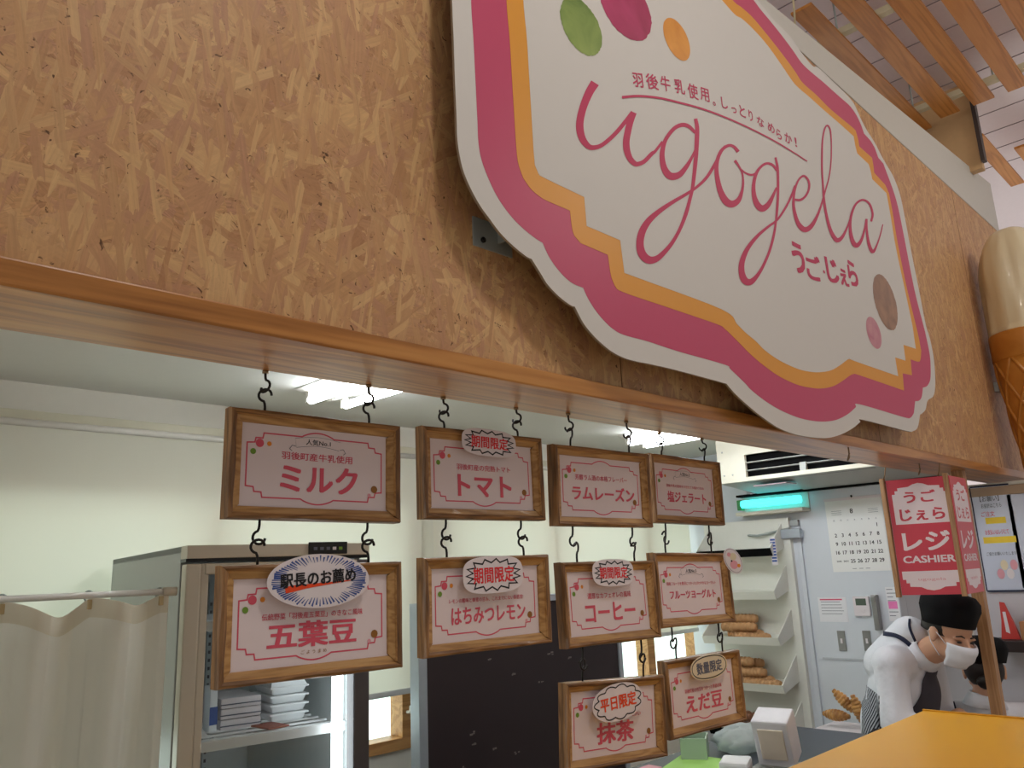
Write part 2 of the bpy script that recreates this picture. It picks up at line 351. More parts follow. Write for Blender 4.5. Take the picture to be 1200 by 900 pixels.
# ------------------------------------------------------------------ the setting
ZB, ZT = 2.052, 2.096          # under side / top of the wooden beam
H = 2.40                       # shop ceiling
YB = 2.10                      # shop back wall
XR = 5.20                      # shop right wall
b = MB(); b.span((-2.5, 0, ZT), (6.45, .05, 3.89), M_OSB)
b.build('wall_front', label='fascia wall of strand board above the serving hatch', kind='structure')
# panel joints in the board, drawn as thin dark brown strips
b = MB(); xs_ = onY(728, 440, 0).x
for k in range(3): b.span((xs_+1.82*k-.0015, -.0006, ZT), (xs_+1.82*k+.0015, .0, 3.885), plain('joint_dark', (96, 64, 38), .9))
b.build('trim_3', label='narrow joint between the strand boards', kind='structure')
b = MB(); tp = [(1.62, 3.893), (6.45, 3.89), (6.45, 4.284), (3.18, 4.018)]; b.add([(x, -.004, z) for x, z in tp]+[(x, .07, z) for x, z in tp], [[0, 1, 2, 3], [7, 6, 5, 4], [0, 4, 5, 1], [1, 5, 6, 2], [2, 6, 7, 3], [3, 7, 4, 0]], M_TRIM)
b.build('trim_1', label='white trim board along the top of the strand board wall', kind='structure', bevel=.003)
b = MB(); b.span((-2.5, -.022, ZB), (6.45, .212, ZT), M_BEAM)
b.build('trim_2', label='lacquered wooden beam along the foot of the strand board wall', kind='structure', bevel=.004)
b = MB(); b.span((-2.5, -6, -.06), (9, 2.4, 0), M_FLOOR); b.build('floor', kind='structure', label='tiled floor')
b = MB(); b.span((-2.5, .05, H), (7.3, YB+.1, H+.05), M_CEIL); b.build('ceiling', kind='structure', label='white ceiling of the shop kitchen')
b = MB(); b.span((-2.5, -6, 4.86), (12, 6, 4.92), M_HALLCEIL)
for k in range(14): b.span((3.2+.33*k, -3.2, 4.855), (3.204+.33*k, 2, 4.86), plain('hall_ceiling_joint', (150, 140, 146), .9))
b.build('ceiling.001', kind='structure', label='pale ceiling of the hall above the wooden slats')
b = MB(); b.span((-2.5, 2.3, H+.05), (11, 2.4, 4.86), M_HALLCEIL); b.span((11, -6, 0), (11.1, 2.4, 4.86), M_HALLCEIL); b.build('wall_daylight_block', kind='structure', label='pale hall walls added above and beyond the shop to block daylight')  # walls added to keep outside daylight off the slats and hall ceiling
# back wall with two window openings
WZ0, WZ1 = .80, 2.02
b = MB()
b.span((-2.5, YB, 0), (XR+.3, YB+.1, WZ0), M_WHITEWALL); b.span((-2.5, YB, WZ1), (XR+.3, YB+.1, H), M_WHITEWALL)
b.span((-2.5, YB, WZ0), (.55, YB+.1, WZ1), M_WHITEWALL); b.span((2.62, YB, WZ0), (2.80, YB+.1, WZ1), M_WHITEWALL)
b.span((5.27, YB, WZ0), (XR+.3, YB+.1, WZ1), M_WHITEWALL)
b.build('wall_back', kind='structure', label='white back wall of the shop kitchen')
M_PANE = glass('window_pane')
for n, (x0, x1, mull) in enumerate(((.55, 2.62, (1.55,)), (2.80, 5.27, (3.7, 4.66)))):
    w = .055; y0, y1 = YB-.012, YB+.09; b = MB()
    b.span((x0, y0, WZ0), (x1, y1, WZ0+w), M_SILL); b.span((x0, y0, WZ1-w), (x1, y1, WZ1), M_SILL)
    b.span((x0, y0, WZ0+w), (x0+w, y1, WZ1-w), M_SILL); b.span((x1-w, y0, WZ0+w), (x1, y1, WZ1-w), M_SILL)
    for mxx in mull: b.span((mxx-.04, y0, WZ0+w), (mxx+.04, y1, WZ1-w), M_SILL)
    o = b.build('window_%d' % (n+1), kind='structure', label=('left', 'right')[n]+' wood-framed window in the back wall', bevel=.003)
    p = MB(); p.span((x0+.02, YB+.05, WZ0+.02), (x1-.02, YB+.054, WZ1-.02), M_PANE); p.build('pane', parent=o)
    if n == 0:
        p = MB(); p.tube([(x1-.03, y0-.005, .97), (x1-.03, y0-.03, .97), (x1-.03, y0-.035, 1.0)], .008, M_WHITEWALL); p.build('latch', parent=o)
# right wall: hard white panels, ends at the cash corner, recess wall and far side wall
b = MB(); b.span((XR, .62, 0), (XR+.1, YB, H), M_PANELWALL)
b.span((XR-.012, .62, .0), (XR, onX(943, 640, XR).y, 2.2), M_PANELWALL)
b.build('wall_right', kind='structure', label='pale panelled right wall of the shop kitchen', bevel=.003)
b = MB(); b.span((XR+.1, .62, 0), (6.7, .7, H), M_PANELWALL); b.build('wall_recess', kind='structure', label='pale wall behind the cash corner')
b = MB(); b.span((6.6, -.6, 0), (6.7, .62, 2.04), M_PANELWALL); b.build('wall_side', kind='structure', label='pale side wall right of the cash corner')
yy = onX(950, 775, XR).y
b = MB(); b.span((XR-.019, .62, onX(985, 773, XR).z), (XR-.012, onX(966, 775, XR).y, onX(985, 773, XR).z+.012), plain('panel_bead', (190, 194, 200), .4))
b.build('trim_4', kind='structure', label='thin horizontal bead on the right wall below the switches')

# rail along the back wall
b = MB(); zr = 2.268
b.span((-1.5, YB-.045, zr-.018), (3.7, YB-.002, zr+.018), plain('rail_cream', (206, 202, 180), .5), bev=.004)
b.span((-1.5, YB-.03, zr-.03), (3.7, YB-.01, zr-.018), plain('rail_groove', (120, 116, 96), .6))
ro = b.build('curtain_rail', label='cream curtain rail running along the back wall above the blinds', cat='curtain rail')
p = MB(); e_ = onY(642, 547, YB-.03); p.tube([(3.7, YB-.03, zr-.02), (3.71, YB-.03, zr-.05), (3.73, YB-.03, zr-.06), (3.745, YB-.03, zr-.045), (3.735, YB-.03, zr-.025)], .006, M_STEEL); p.build('end_hook', parent=ro)
# roller blinds
M_BLIND = translucent('blind_fabric', (232, 230, 216), .30)
def blind(x0, x1, z0, label):
    b = MB(); n = 24; vs = []; fs = []
    zt = zr-.045
    for i in range(n+1):
        x = x0+(x1-x0)*i/n
        for j in range(9):
            z = zt+(z0-zt)*j/8; vs.append((x, YB-.068-.004*math.sin(i*1.3)*j/8, z))
    for i in range(n):
        for j in range(8): fs.append([i*9+j, i*9+j+1, (i+1)*9+j+1, (i+1)*9+j])
    b.add(vs, fs, M_BLIND, smooth=True)
    o = b.build('roller_blind', label=label, cat='blind', group='roller blinds on the back wall')
    t = MB(); t.tube([(x0, YB-.068, zt+.010), (x1, YB-.068, zt+.010)], .014, M_TRIM, 12); t.build('roller', parent=o)
    t = MB(); t.span((x0, YB-.076, z0-.022), (x1, YB-.062, z0+.004), plain('blind_weight_bar', (196, 198, 196), .5), bev=.003); t.build('weight_bar', parent=o)
    return o
blind(-.6, 2.655, 1.085, 'wide white roller blind behind the glass-door fridge')
blind(2.735, 5.16, 1.175, 'white roller blind hanging behind the middle rows of menu signs')
# fluorescent fixtures
M_TUBE = glow('tube_light', (245, 250, 255), 26)
for (xc, lab) in ((1.80, 'ceiling light with two bare fluorescent tubes above the milk menu sign'), (3.97, 'ceiling light with two bare fluorescent tubes above the rum raisin menu sign')):
    t = empty('fluorescent_light', (xc, 1.0, H), label=lab, cat='ceiling light', group='fluorescent ceiling lights')
    b = MB(); b.add([(-.13, -.66, -.004), (.13, -.66, -.004), (.05, -.66, -.035), (-.05, -.66, -.035), (-.13, .62, -.004), (.13, .62, -.004), (.05, .62, -.035), (-.05, .62, -.035)],
          [[0, 1, 2, 3], [4, 7, 6, 5], [0, 3, 7, 4], [3, 2, 6, 7], [2, 1, 5, 6], [1, 0, 4, 5]], M_TRIM); b.build('reflector', parent=t)
    for sx in (-.085, .085):
        b = MB(); b.tube([(sx, -.62, -.055), (sx, .57, -.055)], .016, M_TUBE, 12); b.build('tube', parent=t)
        for ye in (-.62, .58):
            b = MB(); b.span((sx-.012, ye-.012, -.07), (sx+.012, ye+.012, -.02), M_TRIM, bev=.003); b.build('tube_socket', parent=t)

# hall ceiling slats beyond the wall
def slat(x0, x1, y0, y1, z, lab):
    b = MB(); b.span((x0, y0, z), (x1, y1, z+.018), M_SLAT, bev=.002); b.build('ceiling_slat', label=lab, cat='slat', group='wooden slats under the hall ceiling')
order = ['first orange-brown ceiling slat counted from the white wall trim', 'second orange-brown ceiling slat counted from the white wall trim', 'third orange-brown ceiling slat counted from the white wall trim',
         'fourth orange-brown ceiling slat counted from the white wall trim', 'fifth, dark reddish ceiling slat at the upper right corner of the photo']
for i, (ya, yb_) in enumerate(((.17, .29), (-.04, .085), (-.255, -.125), (-.455, -.335), (-.68, -.555))):
    slat(3.96, 5.80 if i else 5.88, ya, yb_, 4.6, order[i])
for i, (pa, pb, lab) in enumerate((((1135, 165), (1170, 207), 'short far ceiling slat just above the giant ice cream cone'), ((1166, 175), (1200, 222), 'short far ceiling slat at the right edge of the photo'))):
    a = onZ(*pa, 4.6); c = onZ(*pb, 4.6); slat(a.x+.12*i, c.x+.3, a.y-.10-.10*i, a.y-.10*i, 4.6, lab)
for i, (xa, w_) in enumerate(((4.36, .05), (5.60, .05))):
    b = MB()
    b.span((xa, -.9, 4.619), (xa+w_, .32, 4.66), plain('batten_pale', (214, 206, 176), .6), bev=.004)
    for k in range(3): b.tube([(xa+w_/2, -.8+.5*k, 4.66), (xa+w_/2, -.8+.5*k, 4.86)], .006, M_STEEL, 6)
    b.build('ceiling_batten', label=('pale batten crossing above the near ends of the ceiling slats', 'pale batten crossing above the far ends of the ceiling slats')[i], cat='batten', group='battens carrying the slats')
b = MB(); b.span((5.93, -.08, 4.2), (6.0, .9, 4.86), plain('bulkhead_tan', (206, 170, 124), .6)); b.span((5.90, -.11, 4.24), (5.96, -.085, 4.86), plain('dark_channel', (70, 60, 58), .5))
b.build('trim_5', kind='structure', label='tan ceiling bulkhead with dark end channel')
b = MB(); b.tube([(3.93, .26, 4.86), (3.925, .25, 4.70), (3.94, .26, 4.60), (4.02, .30, 4.56), (4.1, .32, 4.55)], .006, plain('cord_cream', (222, 208, 170), .7)); b.build('ceiling_string', label='thin cream string hanging at the near end of the first slat', cat='cord')

# ------------------------------------------------------------------ the big shop sign
YS = -.080
W_out = (cr(520, 0, 5.625, (55, 0), (65, 250), (75, 550), (85, 780)) + cr(520, 150, 5.29, (83, 50), (95, 150), (120, 260), (165, 370), (225, 480), (290, 570), (350, 650), (430, 730), (510, 795), (545, 812))
  + cr(640, 300, 6.925, (-45, 140), (0, 215), (60, 285), (130, 350), (200, 400), (232, 410), (300, 540), (370, 630), (450, 710), (540, 780), (640, 830), (740, 858), (831, 875))
  + cr(740, 380, 7.5, (400, 405), (835, 522), (920, 620), (1060, 745)) + cr(880, 400, 7.5, (120, 680), (250, 765), (400, 820), (550, 845), (680, 848), (800, 815), (900, 760), (960, 710), (985, 690))
  + cr(1000, 380, 6.43, (400, 803), (450, 805), (485, 775), (503, 680), (520, 670), (545, 640), (560, 575), (600, 545), (615, 490), (617, 400), (605, 250), (575, 100), (545, 0))
  + cr(1020, 180, 4.0875, (230, 640), (190, 440), (160, 280), (140, 190), (110, 110), (75, 50)) + cr(940, 70, 6, (555, 670), (520, 600), (490, 550), (455, 495), (415, 420), (380, 340), (355, 295), (304, 236), (212, 148), (112, 54))
  + cr(860, 0, 9, (838, 700), (762, 618), (674, 500), (584, 372), (420, 210), (300, 60), (250, 0)))
M_out = (cr(520, 0, 5.625, (180, 0), (195, 250), (210, 550), (222, 800)) + cr(520, 150, 5.29, (215, 90), (235, 200), (280, 320), (340, 440), (420, 550), (500, 630), (570, 685), (613, 712))
  + cr(640, 300, 6.925, (20, 0), (80, 90), (150, 170), (220, 225), (300, 258), (340, 345), (400, 440), (470, 525), (540, 590), (630, 640), (831, 695))
  + cr(740, 380, 7.5, (400, 235), (820, 355), (870, 395), (1000, 520)) + cr(880, 400, 7.5, (0, 425), (120, 520), (250, 600), (400, 665), (520, 695), (640, 705), (750, 690), (850, 640), (920, 580), (955, 553))
  + cr(1000, 380, 6.43, (380, 700), (430, 703), (455, 670), (465, 580), (495, 575), (515, 545), (523, 478), (555, 465), (578, 420), (582, 340), (575, 230), (545, 80), (525, 0))
  + cr(1020, 180, 4.0875, (210, 650), (165, 420), (135, 270), (110, 180)) + cr(940, 70, 6, (570, 730), (535, 690), (510, 620), (480, 570), (435, 520), (410, 450), (375, 380), (330, 320), (250, 250), (150, 160), (60, 85))
  + cr(860, 0, 9, (710, 660), (620, 530), (500, 370), (380, 220), (280, 100), (205, 0)))
Y_out = (cr(520, 0, 5.625, (412, 0), (432, 250), (450, 550), (465, 800)) + cr(520, 150, 5.29, (448, 120), (460, 220), (490, 310), (540, 380), (600, 430))
  + cr(560, 220, 4, (330, 65), (430, 108), (440, 190), (450, 225), (480, 260), (608, 315), (622, 410), (640, 460), (680, 490), (900, 565), (1120, 640))
  + cr(740, 380, 7.5, (815, 40), (860, 80), (950, 170)) + cr(880, 400, 7.5, (0, 120), (120, 220), (250, 310), (400, 380), (520, 408), (620, 415), (720, 395), (800, 350), (870, 300), (900, 290), (950, 298))
  + cr(1000, 380, 6.43, (380, 500), (370, 370), (440, 385), (430, 265), (490, 283), (505, 260), (510, 200), (480, 50))
  + cr(1020, 180, 4.0875, (175, 650), (130, 430), (105, 280), (88, 190), (70, 150)) + cr(940, 70, 6, (505, 795), (500, 750), (490, 690), (400, 610), (392, 560), (375, 500), (345, 470), (200, 350), (100, 250), (0, 160))
  + cr(860, 0, 9, (640, 750), (500, 560), (350, 370), (200, 190), (80, 80), (0, 20)))
I_out = (cr(520, 0, 5.625, (522, 0), (545, 250), (560, 500), (575, 750)) + cr(520, 150, 5.29, (553, 120), (562, 230), (585, 285), (620, 310))
  + cr(520, 0, 3.4615, (568, 800)) + cr(560, 220, 4, (508, 180), (665, 247), (685, 400), (1140, 570))
  + cr(740, 380, 7.5, (925, 0), (1000, 75)) + cr(880, 400, 7.5, (40, 0), (120, 80), (250, 170), (400, 240), (500, 265), (600, 272), (700, 255), (780, 210), (862, 152))
  + cr(1000, 380, 6.43, (0, 275), (335, 392), (312, 250), (390, 275), (375, 155), (468, 185), (455, 100), (440, 0))
  + cr(1020, 180, 4.0875, (165, 660), (120, 450), (95, 300), (75, 190), (55, 170)) + cr(940, 70, 6, (490, 840), (478, 780), (465, 735), (385, 660), (370, 600), (360, 540), (260, 450), (150, 355), (50, 265))
  + cr(860, 0, 9, (640, 890), (500, 690), (350, 480), (200, 310), (80, 200), (0, 150)))
SX0, SZC = 2.62, 3.03          # centre of the sign on the wall
def close_top(pts, y, inset):
    """unproject the traced outline, then finish the hidden upper left with the mirrored lower left"""
    P = [onY(p[0], p[1], y) for p in pts]; P = [(p.x, p.z) for p in P]
    half = [p for p in P if p[0] < SX0-.42 and p[1] < 2.9 and p[1] < SZC]
    half = [p for p in half if p[0] < SX0-.42][:40]
    up = [(p[0], 2*SZC-p[1]) for p in half if p[1] < SZC-.1]
    # walk: P ends at the visible upper edge; continue leftwards over the crown and down the left side
    end = P[-1]; crown = [(x, z) for x, z in ((end[0]-.12, end[1]+.02), (end[0]-.30, end[1]+.03), (end[0]-.48, end[1]+.02))]
    low = [p for p in up]                     # starts at the left side, goes towards the crown
    low = low[::-1]
    low = [p for p in low if p[0] < min(SX0-.45, end[0]-.6)]
    return P+crown+low
sign = empty('shop_sign', (2.62, YS, 3.0), label='huge white scalloped shop sign with magenta and amber bands on the strand board wall', cat='sign')
Ms = Matrix.Translation((-2.62, -YS, -3.0))
def plate(name, pts, y, depth, mat, edge, sub=5):
    P = catmull(pts, sub, True, math.radians(28)); n = len(P)
    tri = tessellate_polygon([[Vector((p[0], p[1], 0)) for p in P]])
    bm = MB(); vs = [(p[0], y, p[1]) for p in P]+[(p[0], y+depth, p[1]) for p in P]
    bm.add(vs, [list(t) for t in tri], mat, Ms)
    bm.add(vs, [[i, (i+1) % n, n+(i+1) % n, n+i] for i in range(n)]+[[n+i for i in t][::-1] for t in tri], edge, Ms)
    return bm.build(name, parent=sign)
plate('backing_board', close_top(W_out, YS, 0), YS, .007, M_SIGNW, M_SIGNEDGE)
plate('magenta_band', close_top(M_out, YS, .1), YS-.0006, .0005, M_MAG, M_MAG)
plate('amber_band', close_top(Y_out, YS, .27), YS-.0012, .0005, M_YEL, M_YEL)
plate('face_panel', close_top(I_out, YS, .34), YS-.0018, .0005, M_SIGNW, M_SIGNW)
RN = [0]
def px_ribbon(bm, pts, mat, y, sub=7):
    RN[0] += 1; y0_ = y-.00006*RN[0]
    P = catmull(pts, sub); n = len(P); L = []; Rr = []
    for i in range(n):
        a = np.array(P[max(i-1, 0)][:2]); c = np.array(P[min(i+1, n-1)][:2]); t = c-a; t = t/(np.linalg.norm(t)+1e-9); nn = np.array([-t[1], t[0]]); w = P[i][2]/2
        q = np.array(P[i][:2]); y = y0_-.00005*i/n; L.append(onY(*(q+nn*w), y)); Rr.append(onY(*(q-nn*w), y))
    bm.add(L+Rr, [[i, i+1, n+i+1, n+i] for i in range(n-1)], mat, Ms)
script = MB(); yl = YS-.0026
px_ribbon(script, cr(660, 80, 7.5, (280, 128, 78), (230, 210, 72), (180, 330, 66), (150, 450, 65), (148, 540, 66), (170, 620, 60), (215, 680, 50), (260, 697, 42), (330, 680, 36), (410, 620, 36), (480, 550, 36), (550, 465, 36), (615, 388, 46)), M_INK, yl)
px_ribbon(script, cr(660, 80, 7.5, (622, 388, 50), (590, 470, 56), (568, 560, 58), (555, 640, 58), (560, 720, 58), (585, 790, 52), (620, 830, 46), (650, 842, 40), (710, 820, 36), (780, 750, 34))+cr(730, 130, 5, (190, 235, 17), (232, 180, 15)), M_INK, yl)
px_ribbon(script, cr(730, 130, 5, (425, 128, 16), (385, 90, 22), (345, 82, 24), (300, 103, 22), (255, 160, 22), (235, 215, 26), (230, 270, 30), (240, 330, 36), (265, 372, 42), (295, 384, 42), (335, 370, 34), (375, 322, 24), (405, 270, 16), (425, 225, 10)), M_INK, yl)
px_ribbon(script, cr(730, 130, 5, (426, 45, 20), (435, 100, 24), (433, 180, 26), (428, 270, 24), (418, 370, 22), (408, 450, 20), (392, 520, 20), (370, 600, 22), (335, 690, 20), (290, 770, 22), (240, 830, 28), (195, 867, 36), (150, 872, 46), (113, 838, 48), (100, 780, 44), (112, 710, 42), (150, 645, 36), (210, 590, 28), (290, 535, 22), (370, 488, 18), (430, 448, 16), (490, 390, 18), (540, 310, 18), (575, 240, 16), (600, 205, 14)), M_INK, yl)
px_ribbon(script, cr(820, 150, 4.737, (214, 132, 20), (190, 104, 16), (160, 97, 16), (125, 120, 18), (102, 165, 20), (93, 220, 22), (98, 280, 26), (115, 350, 32), (145, 405, 40), (180, 422, 38), (215, 400, 28), (235, 350, 16), (241, 300, 12), (236, 250, 10), (215, 208, 12), (195, 180, 16)), M_INK, yl)
px_ribbon(script, cr(820, 150, 4.737, (228, 228, 8), (255, 250, 10), (285, 260, 12), (308, 254, 12), (322, 238, 12)), M_INK, yl)
px_ribbon(script, cr(820, 150, 4.737, (430, 238, 12), (405, 206, 14), (370, 197, 14), (335, 220, 14), (311, 260, 18), (299, 320, 20), (303, 380, 26), (320, 425, 34), (348, 447, 36), (380, 425, 28), (405, 380, 18), (427, 330, 10)), M_INK, yl)
px_ribbon(script, cr(820, 150, 4.737, (421, 163, 12), (432, 220, 14), (435, 300, 14), (434, 380, 14), (430, 450, 14), (422, 530, 12), (408, 610, 14), (385, 690, 14), (350, 770, 16), (315, 825, 22), (280, 855, 34), (250, 845, 38), (233, 800, 34), (236, 740, 30), (265, 670, 24), (320, 600, 18), (380, 548, 14), (430, 510, 12), (475, 445, 12), (510, 375, 12), (530, 320, 12)), M_INK, yl)
px_ribbon(script, cr(920, 140, 5.623, (62, 528, 14), (100, 530, 16), (135, 505, 14), (158, 455, 14), (155, 405, 14), (125, 372, 14), (92, 395, 12), (68, 450, 14), (57, 520, 16), (59, 590, 20), (80, 670, 26), (110, 715, 34), (140, 725, 34), (175, 700, 28), (210, 640, 18), (240, 560, 12), (265, 470, 10), (290, 380, 8), (303, 280, 8), (305, 150, 8), (298, 70, 10), (280, 40, 10), (262, 60, 10), (248, 130, 10), (244, 220, 12), (244, 330, 12), (250, 430, 12), (258, 540, 16), (275, 640, 18), (300, 730, 22), (330, 785, 28), (352, 795, 28), (380, 770, 20), (410, 710, 12), (432, 650, 12)), M_INK, yl)
px_ribbon(script, cr(920, 140, 5.623, (568, 672, 14), (577, 620, 14), (555, 555, 14), (510, 530, 14), (465, 560, 14), (437, 630, 16), (429, 700, 18), (436, 770, 24), (455, 820, 30), (478, 828, 28), (505, 790, 18), (525, 720, 12), (537, 655, 14)), M_INK, yl)
px_ribbon(script, cr(920, 140, 5.623, (537, 655, 14), (538, 720, 14), (548, 800, 18), (565, 855, 22), (580, 870, 22), (600, 840, 12), (625, 770, 8), (645, 690, 6)), M_INK, yl)
script.build('script_lettering', parent=sign, label='rose-red handwritten script lettering')
UL = [(729, 114, 3.2), (748, 112.5, 2.8), (771.7, 114.6, 2.5), (795.5, 120, 2.3), (826.7, 128.7, 2.1), (863, 143, 1.9), (900, 161, 1.7), (927.5, 177, 1.5), (946, 189, 1.3)]
tl = MB(); px_ribbon(tl, UL, M_INK, yl)
def glyph_px(bm, ch, x0, y0, x1, y1, slope, y, mat, bold=.02, lean=0.0):
    """one character set in the parallelogram of the wall seen between these photo coordinates"""
    cx = (x0+x1)/2; cy = (y0+y1)/2; vs, fs, bb = glyphs(ch, bold); out = []
    for u, v, lay in vs:
        s = (u-bb[0])/(bb[1]-bb[0])-.5; t = .5-(v-bb[2])/(bb[3]-bb[2])
        out.append(onY(cx+s*(x1-x0)+lean*t*(y1-y0), cy+t*(y1-y0)+slope*s*(x1-x0), y-.00004*lay))
    bm.add(out, fs, mat, Ms)
for ch, (ex, ey), w, h in zip('羽後牛乳使用。しっとりなめらか!', ((68, 130), (160, 140), (245, 152), (335, 172), (420, 202), (495, 222), (557, 281), (622, 278), (683, 323), (737, 330), (790, 358), (852, 397), (920, 435), (970, 477), (1030, 503), (1078, 527)),
                       (66, 78, 62, 66, 66, 58, 18, 40, 34, 38, 26, 44, 44, 34, 46, 12), (92, 100, 96, 92, 96, 84, 26, 70, 38, 72, 70, 62, 62, 64, 66, 60)):
    s = 5.4545; x = 735+ex/s; yy = 70+ey/s; sl = .10+.55*(x-735)/210
    glyph_px(tl, ch, x-w/2/s, yy-h/2/s, x+w/2/s, yy+h/2/s, sl, yl, M_INK, .015, .12)
tl.build('tagline_lettering', parent=sign, label='small rose handwritten tagline over an arched underline')
kn = MB()
for ch, cx, cy, w, h in (('う', 100, 175, 92, 240), ('ご', 215, 250, 115, 195), ('・', 294, 280, 14, 24), ('じ', 355, 270, 92, 190), ('ぇ', 445, 322, 62, 130), ('ら', 508, 292, 72, 195)):
    s = 6.427; x = 920+cx/s; yy = 275+cy/s; glyph_px(kn, ch, x-w/2/s, yy-h/2/s, x+w/2/s, yy+h/2/s, .32, yl, M_INK, .035, .18)
kn.build('kana_lettering', parent=sign, label='brush-style kana below the script')
def blob(name, px, mat, rag, label):
    """watercolour blob printed on the sign, traced as centre, long axis, short axis, tilt in the photo"""
    cx, cy, a, c_, ang = px; pts = []; n = 72
    for k in range(n):
        t = 2*PI*k/n; r = 1+rag*(random.random()-.5) if k % 2 else 1
        u = a*math.cos(t)*r; v = c_*math.sin(t)*r; pts.append(onY(cx+u*math.cos(ang)-v*math.sin(ang), cy+u*math.sin(ang)+v*math.cos(ang), yl))
    bm = MB(); bm.poly([(p.x, p.z) for p in pts], mat, Ms, yl); bm.build(name, parent=sign, label=label)
def water(name, c1, c2, sc):
    m, nt, bs = newmat(name); tc = nt.nodes.new('ShaderNodeTexCoord'); nz = nt.nodes.new('ShaderNodeTexNoise'); nz.inputs['Scale'].default_value = sc; nz.inputs['Detail'].default_value = 5; nz.inputs['Distortion'].default_value = .8
    nt.links.new(tc.outputs['Object'], nz.inputs['Vector']); r = ramp(nt, [(.3, c1), (.7, c2)]); nt.links.new(nz.outputs['Fac'], r.inputs[0]); nt.links.new(r.outputs[0], bs.inputs['Base Color']); bs.inputs['Roughness'].default_value = .3
    return m
blob('green_dot', (681, 31, 37.5, 20, math.radians(63)), water('dot_green', (104, 132, 62), (150, 172, 92), 9), .06, 'olive green paint dot')
blob('crimson_dot', (733, 8, 44, 24, math.radians(60)), water('dot_crimson', (158, 44, 82), (188, 66, 110), 6), .06, 'crimson paint dot')
blob('orange_dot', (793, 46, 27, 12.5, math.radians(66)), water('dot_orange', (218, 140, 50), (236, 164, 70), 9), .015, 'small orange paint dot')
blob('brown_dot', (1037.5, 354, 34, 12, math.radians(75)), water('dot_brown', (128, 88, 60), (164, 120, 84), 14), .04, 'brown paint dot')
blob('pink_dot', (1024, 390, 19.5, 7.6, math.radians(74)), water('dot_pink', (186, 104, 124), (204, 142, 148), 14), .02, 'small pink paint dot')
for (px, py) in ((574, 266), (1000, 430)):
    p = onY(px, py, -.03); b = MB(); q = Vector((-2.62, -YS, -3.0))
    if px < 600:
        b.span(Vector((p.x-.03, -.004, p.z-.045))+q, Vector((p.x+.10, 0, p.z+.03))+q, M_STEEL, bev=.002); b.span(Vector((p.x+.05, -.073, p.z-.02))+q, Vector((p.x+.056, 0, p.z+.03))+q, M_STEEL)
        b.tube([Vector((p.x+.0, -.004, p.z-.025))+q, Vector((p.x+.0, -.009, p.z-.025))+q], .007, M_IRON, 10)
    else:
        b.span(Vector((p.x-.1, -.073, p.z-.04))+q, Vector((p.x-.02, 0, p.z+.04))+q, M_STEEL, bev=.002)
    b.build('bracket', parent=sign, label='grey steel wall bracket')

# ------------------------------------------------------------------ hanging menu signs
FW, FH, FT = .400, .222, .034
CW, CH = .338, .170
R_HOOK = .0130; WIRE = .0028
def hook_pts(L, flip=1):
    """a question-mark hook from its screw end at 0 to the far side of its ring, along +z; ring centre at L"""
    pts = [Vector((0, 0, -.004)), Vector((0, 0, (L-R_HOOK)*.45)), Vector((.001*flip, 0, (L-R_HOOK)*.8))]
    for k in range(13):
        a = -PI/2+.25+k*(1.38*PI)/12
        pts.append(Vector((flip*R_HOOK*math.cos(a), .004*math.sin(k*.5), L+R_HOOK*math.sin(a))))
    return pts
def rail(bm, L, Wd, mat, lip, M):
    """frame rail along local x, outer edge at z=+Wd/2; mitred ends; bevelled profile"""
    prof = [(0.5, FT), (0.5, .009), (0.43, .002), (0.26, 0), (0.06, .004), (0.0, .010), (-0.44, .0145), (-0.5, .0215), (-0.5, FT)]
    vs = []; fs = []; n = len(prof); segs = 10
    for i in range(segs+1):
        t = i/segs
        for k, (u, d) in enumerate(prof):
            half = L/2-(0.5-u)*Wd; x = -half+2*half*t
            wob = .0009*math.sin(9*t+L*40+k) if 0 < k < 6 else 0
            vs.append((x, d+wob, u*Wd+wob))
    for i in range(segs):
        for k in range(n):
            fs.append([i*n+k, i*n+(k+1) % n, (i+1)*n+(k+1) % n, (i+1)*n+k])
    lipf = [f for j, f in enumerate(fs) if j % n in (4, 5, 6)]; oth = [f for j, f in enumerate(fs) if j % n not in (4, 5, 6)]
    oth += [list(range(n)), [segs*n+k for k in range(n)][::-1]]
    bm.add(vs, oth, mat, M); bm.add(vs, lipf, lip, M)
def border_pts():
    a, t = .1575, .066; TL = [(-a, t-.022), (-.1415, t-.0205), (-.1395, t-.011), (-.1245, t-.0105), (-.1225, t)]
    bump = [(-.038+.076*k/12, t+.0105*math.sin(PI*k/12)**.8) for k in range(13)]
    top = TL+bump+[(-x, z) for x, z in TL[::-1]]
    bot = [(x, -z) for x, z in top[::-1]]
    return top+bot
def disc(bm, x, z, r, mat, y, n=18): bm.poly([(x+r*math.cos(2*PI*k/n), z+r*math.sin(2*PI*k/n)) for k in range(n)], mat, None, y)
def zig(w, h, n, depth, sq=2.6):
    out = []
    for k in range(2*n):
        t = 2*PI*k/(2*n); c, s = math.cos(t), math.sin(t); r = (abs(c)**sq+abs(s)**sq)**(-1/sq); d = 1 if k % 2 else 1-depth
        out.append((w/2*c*r*d, h/2*s*r*d))
    return out
def superell(w, h, n=48, sq=2.6):
    return [(w/2*math.copysign(abs(math.cos(2*PI*k/n))**(2/sq), math.cos(2*PI*k/n)), h/2*math.copysign(abs(math.sin(2*PI*k/n))**(2/sq), math.sin(2*PI*k/n))) for k in range(n)]
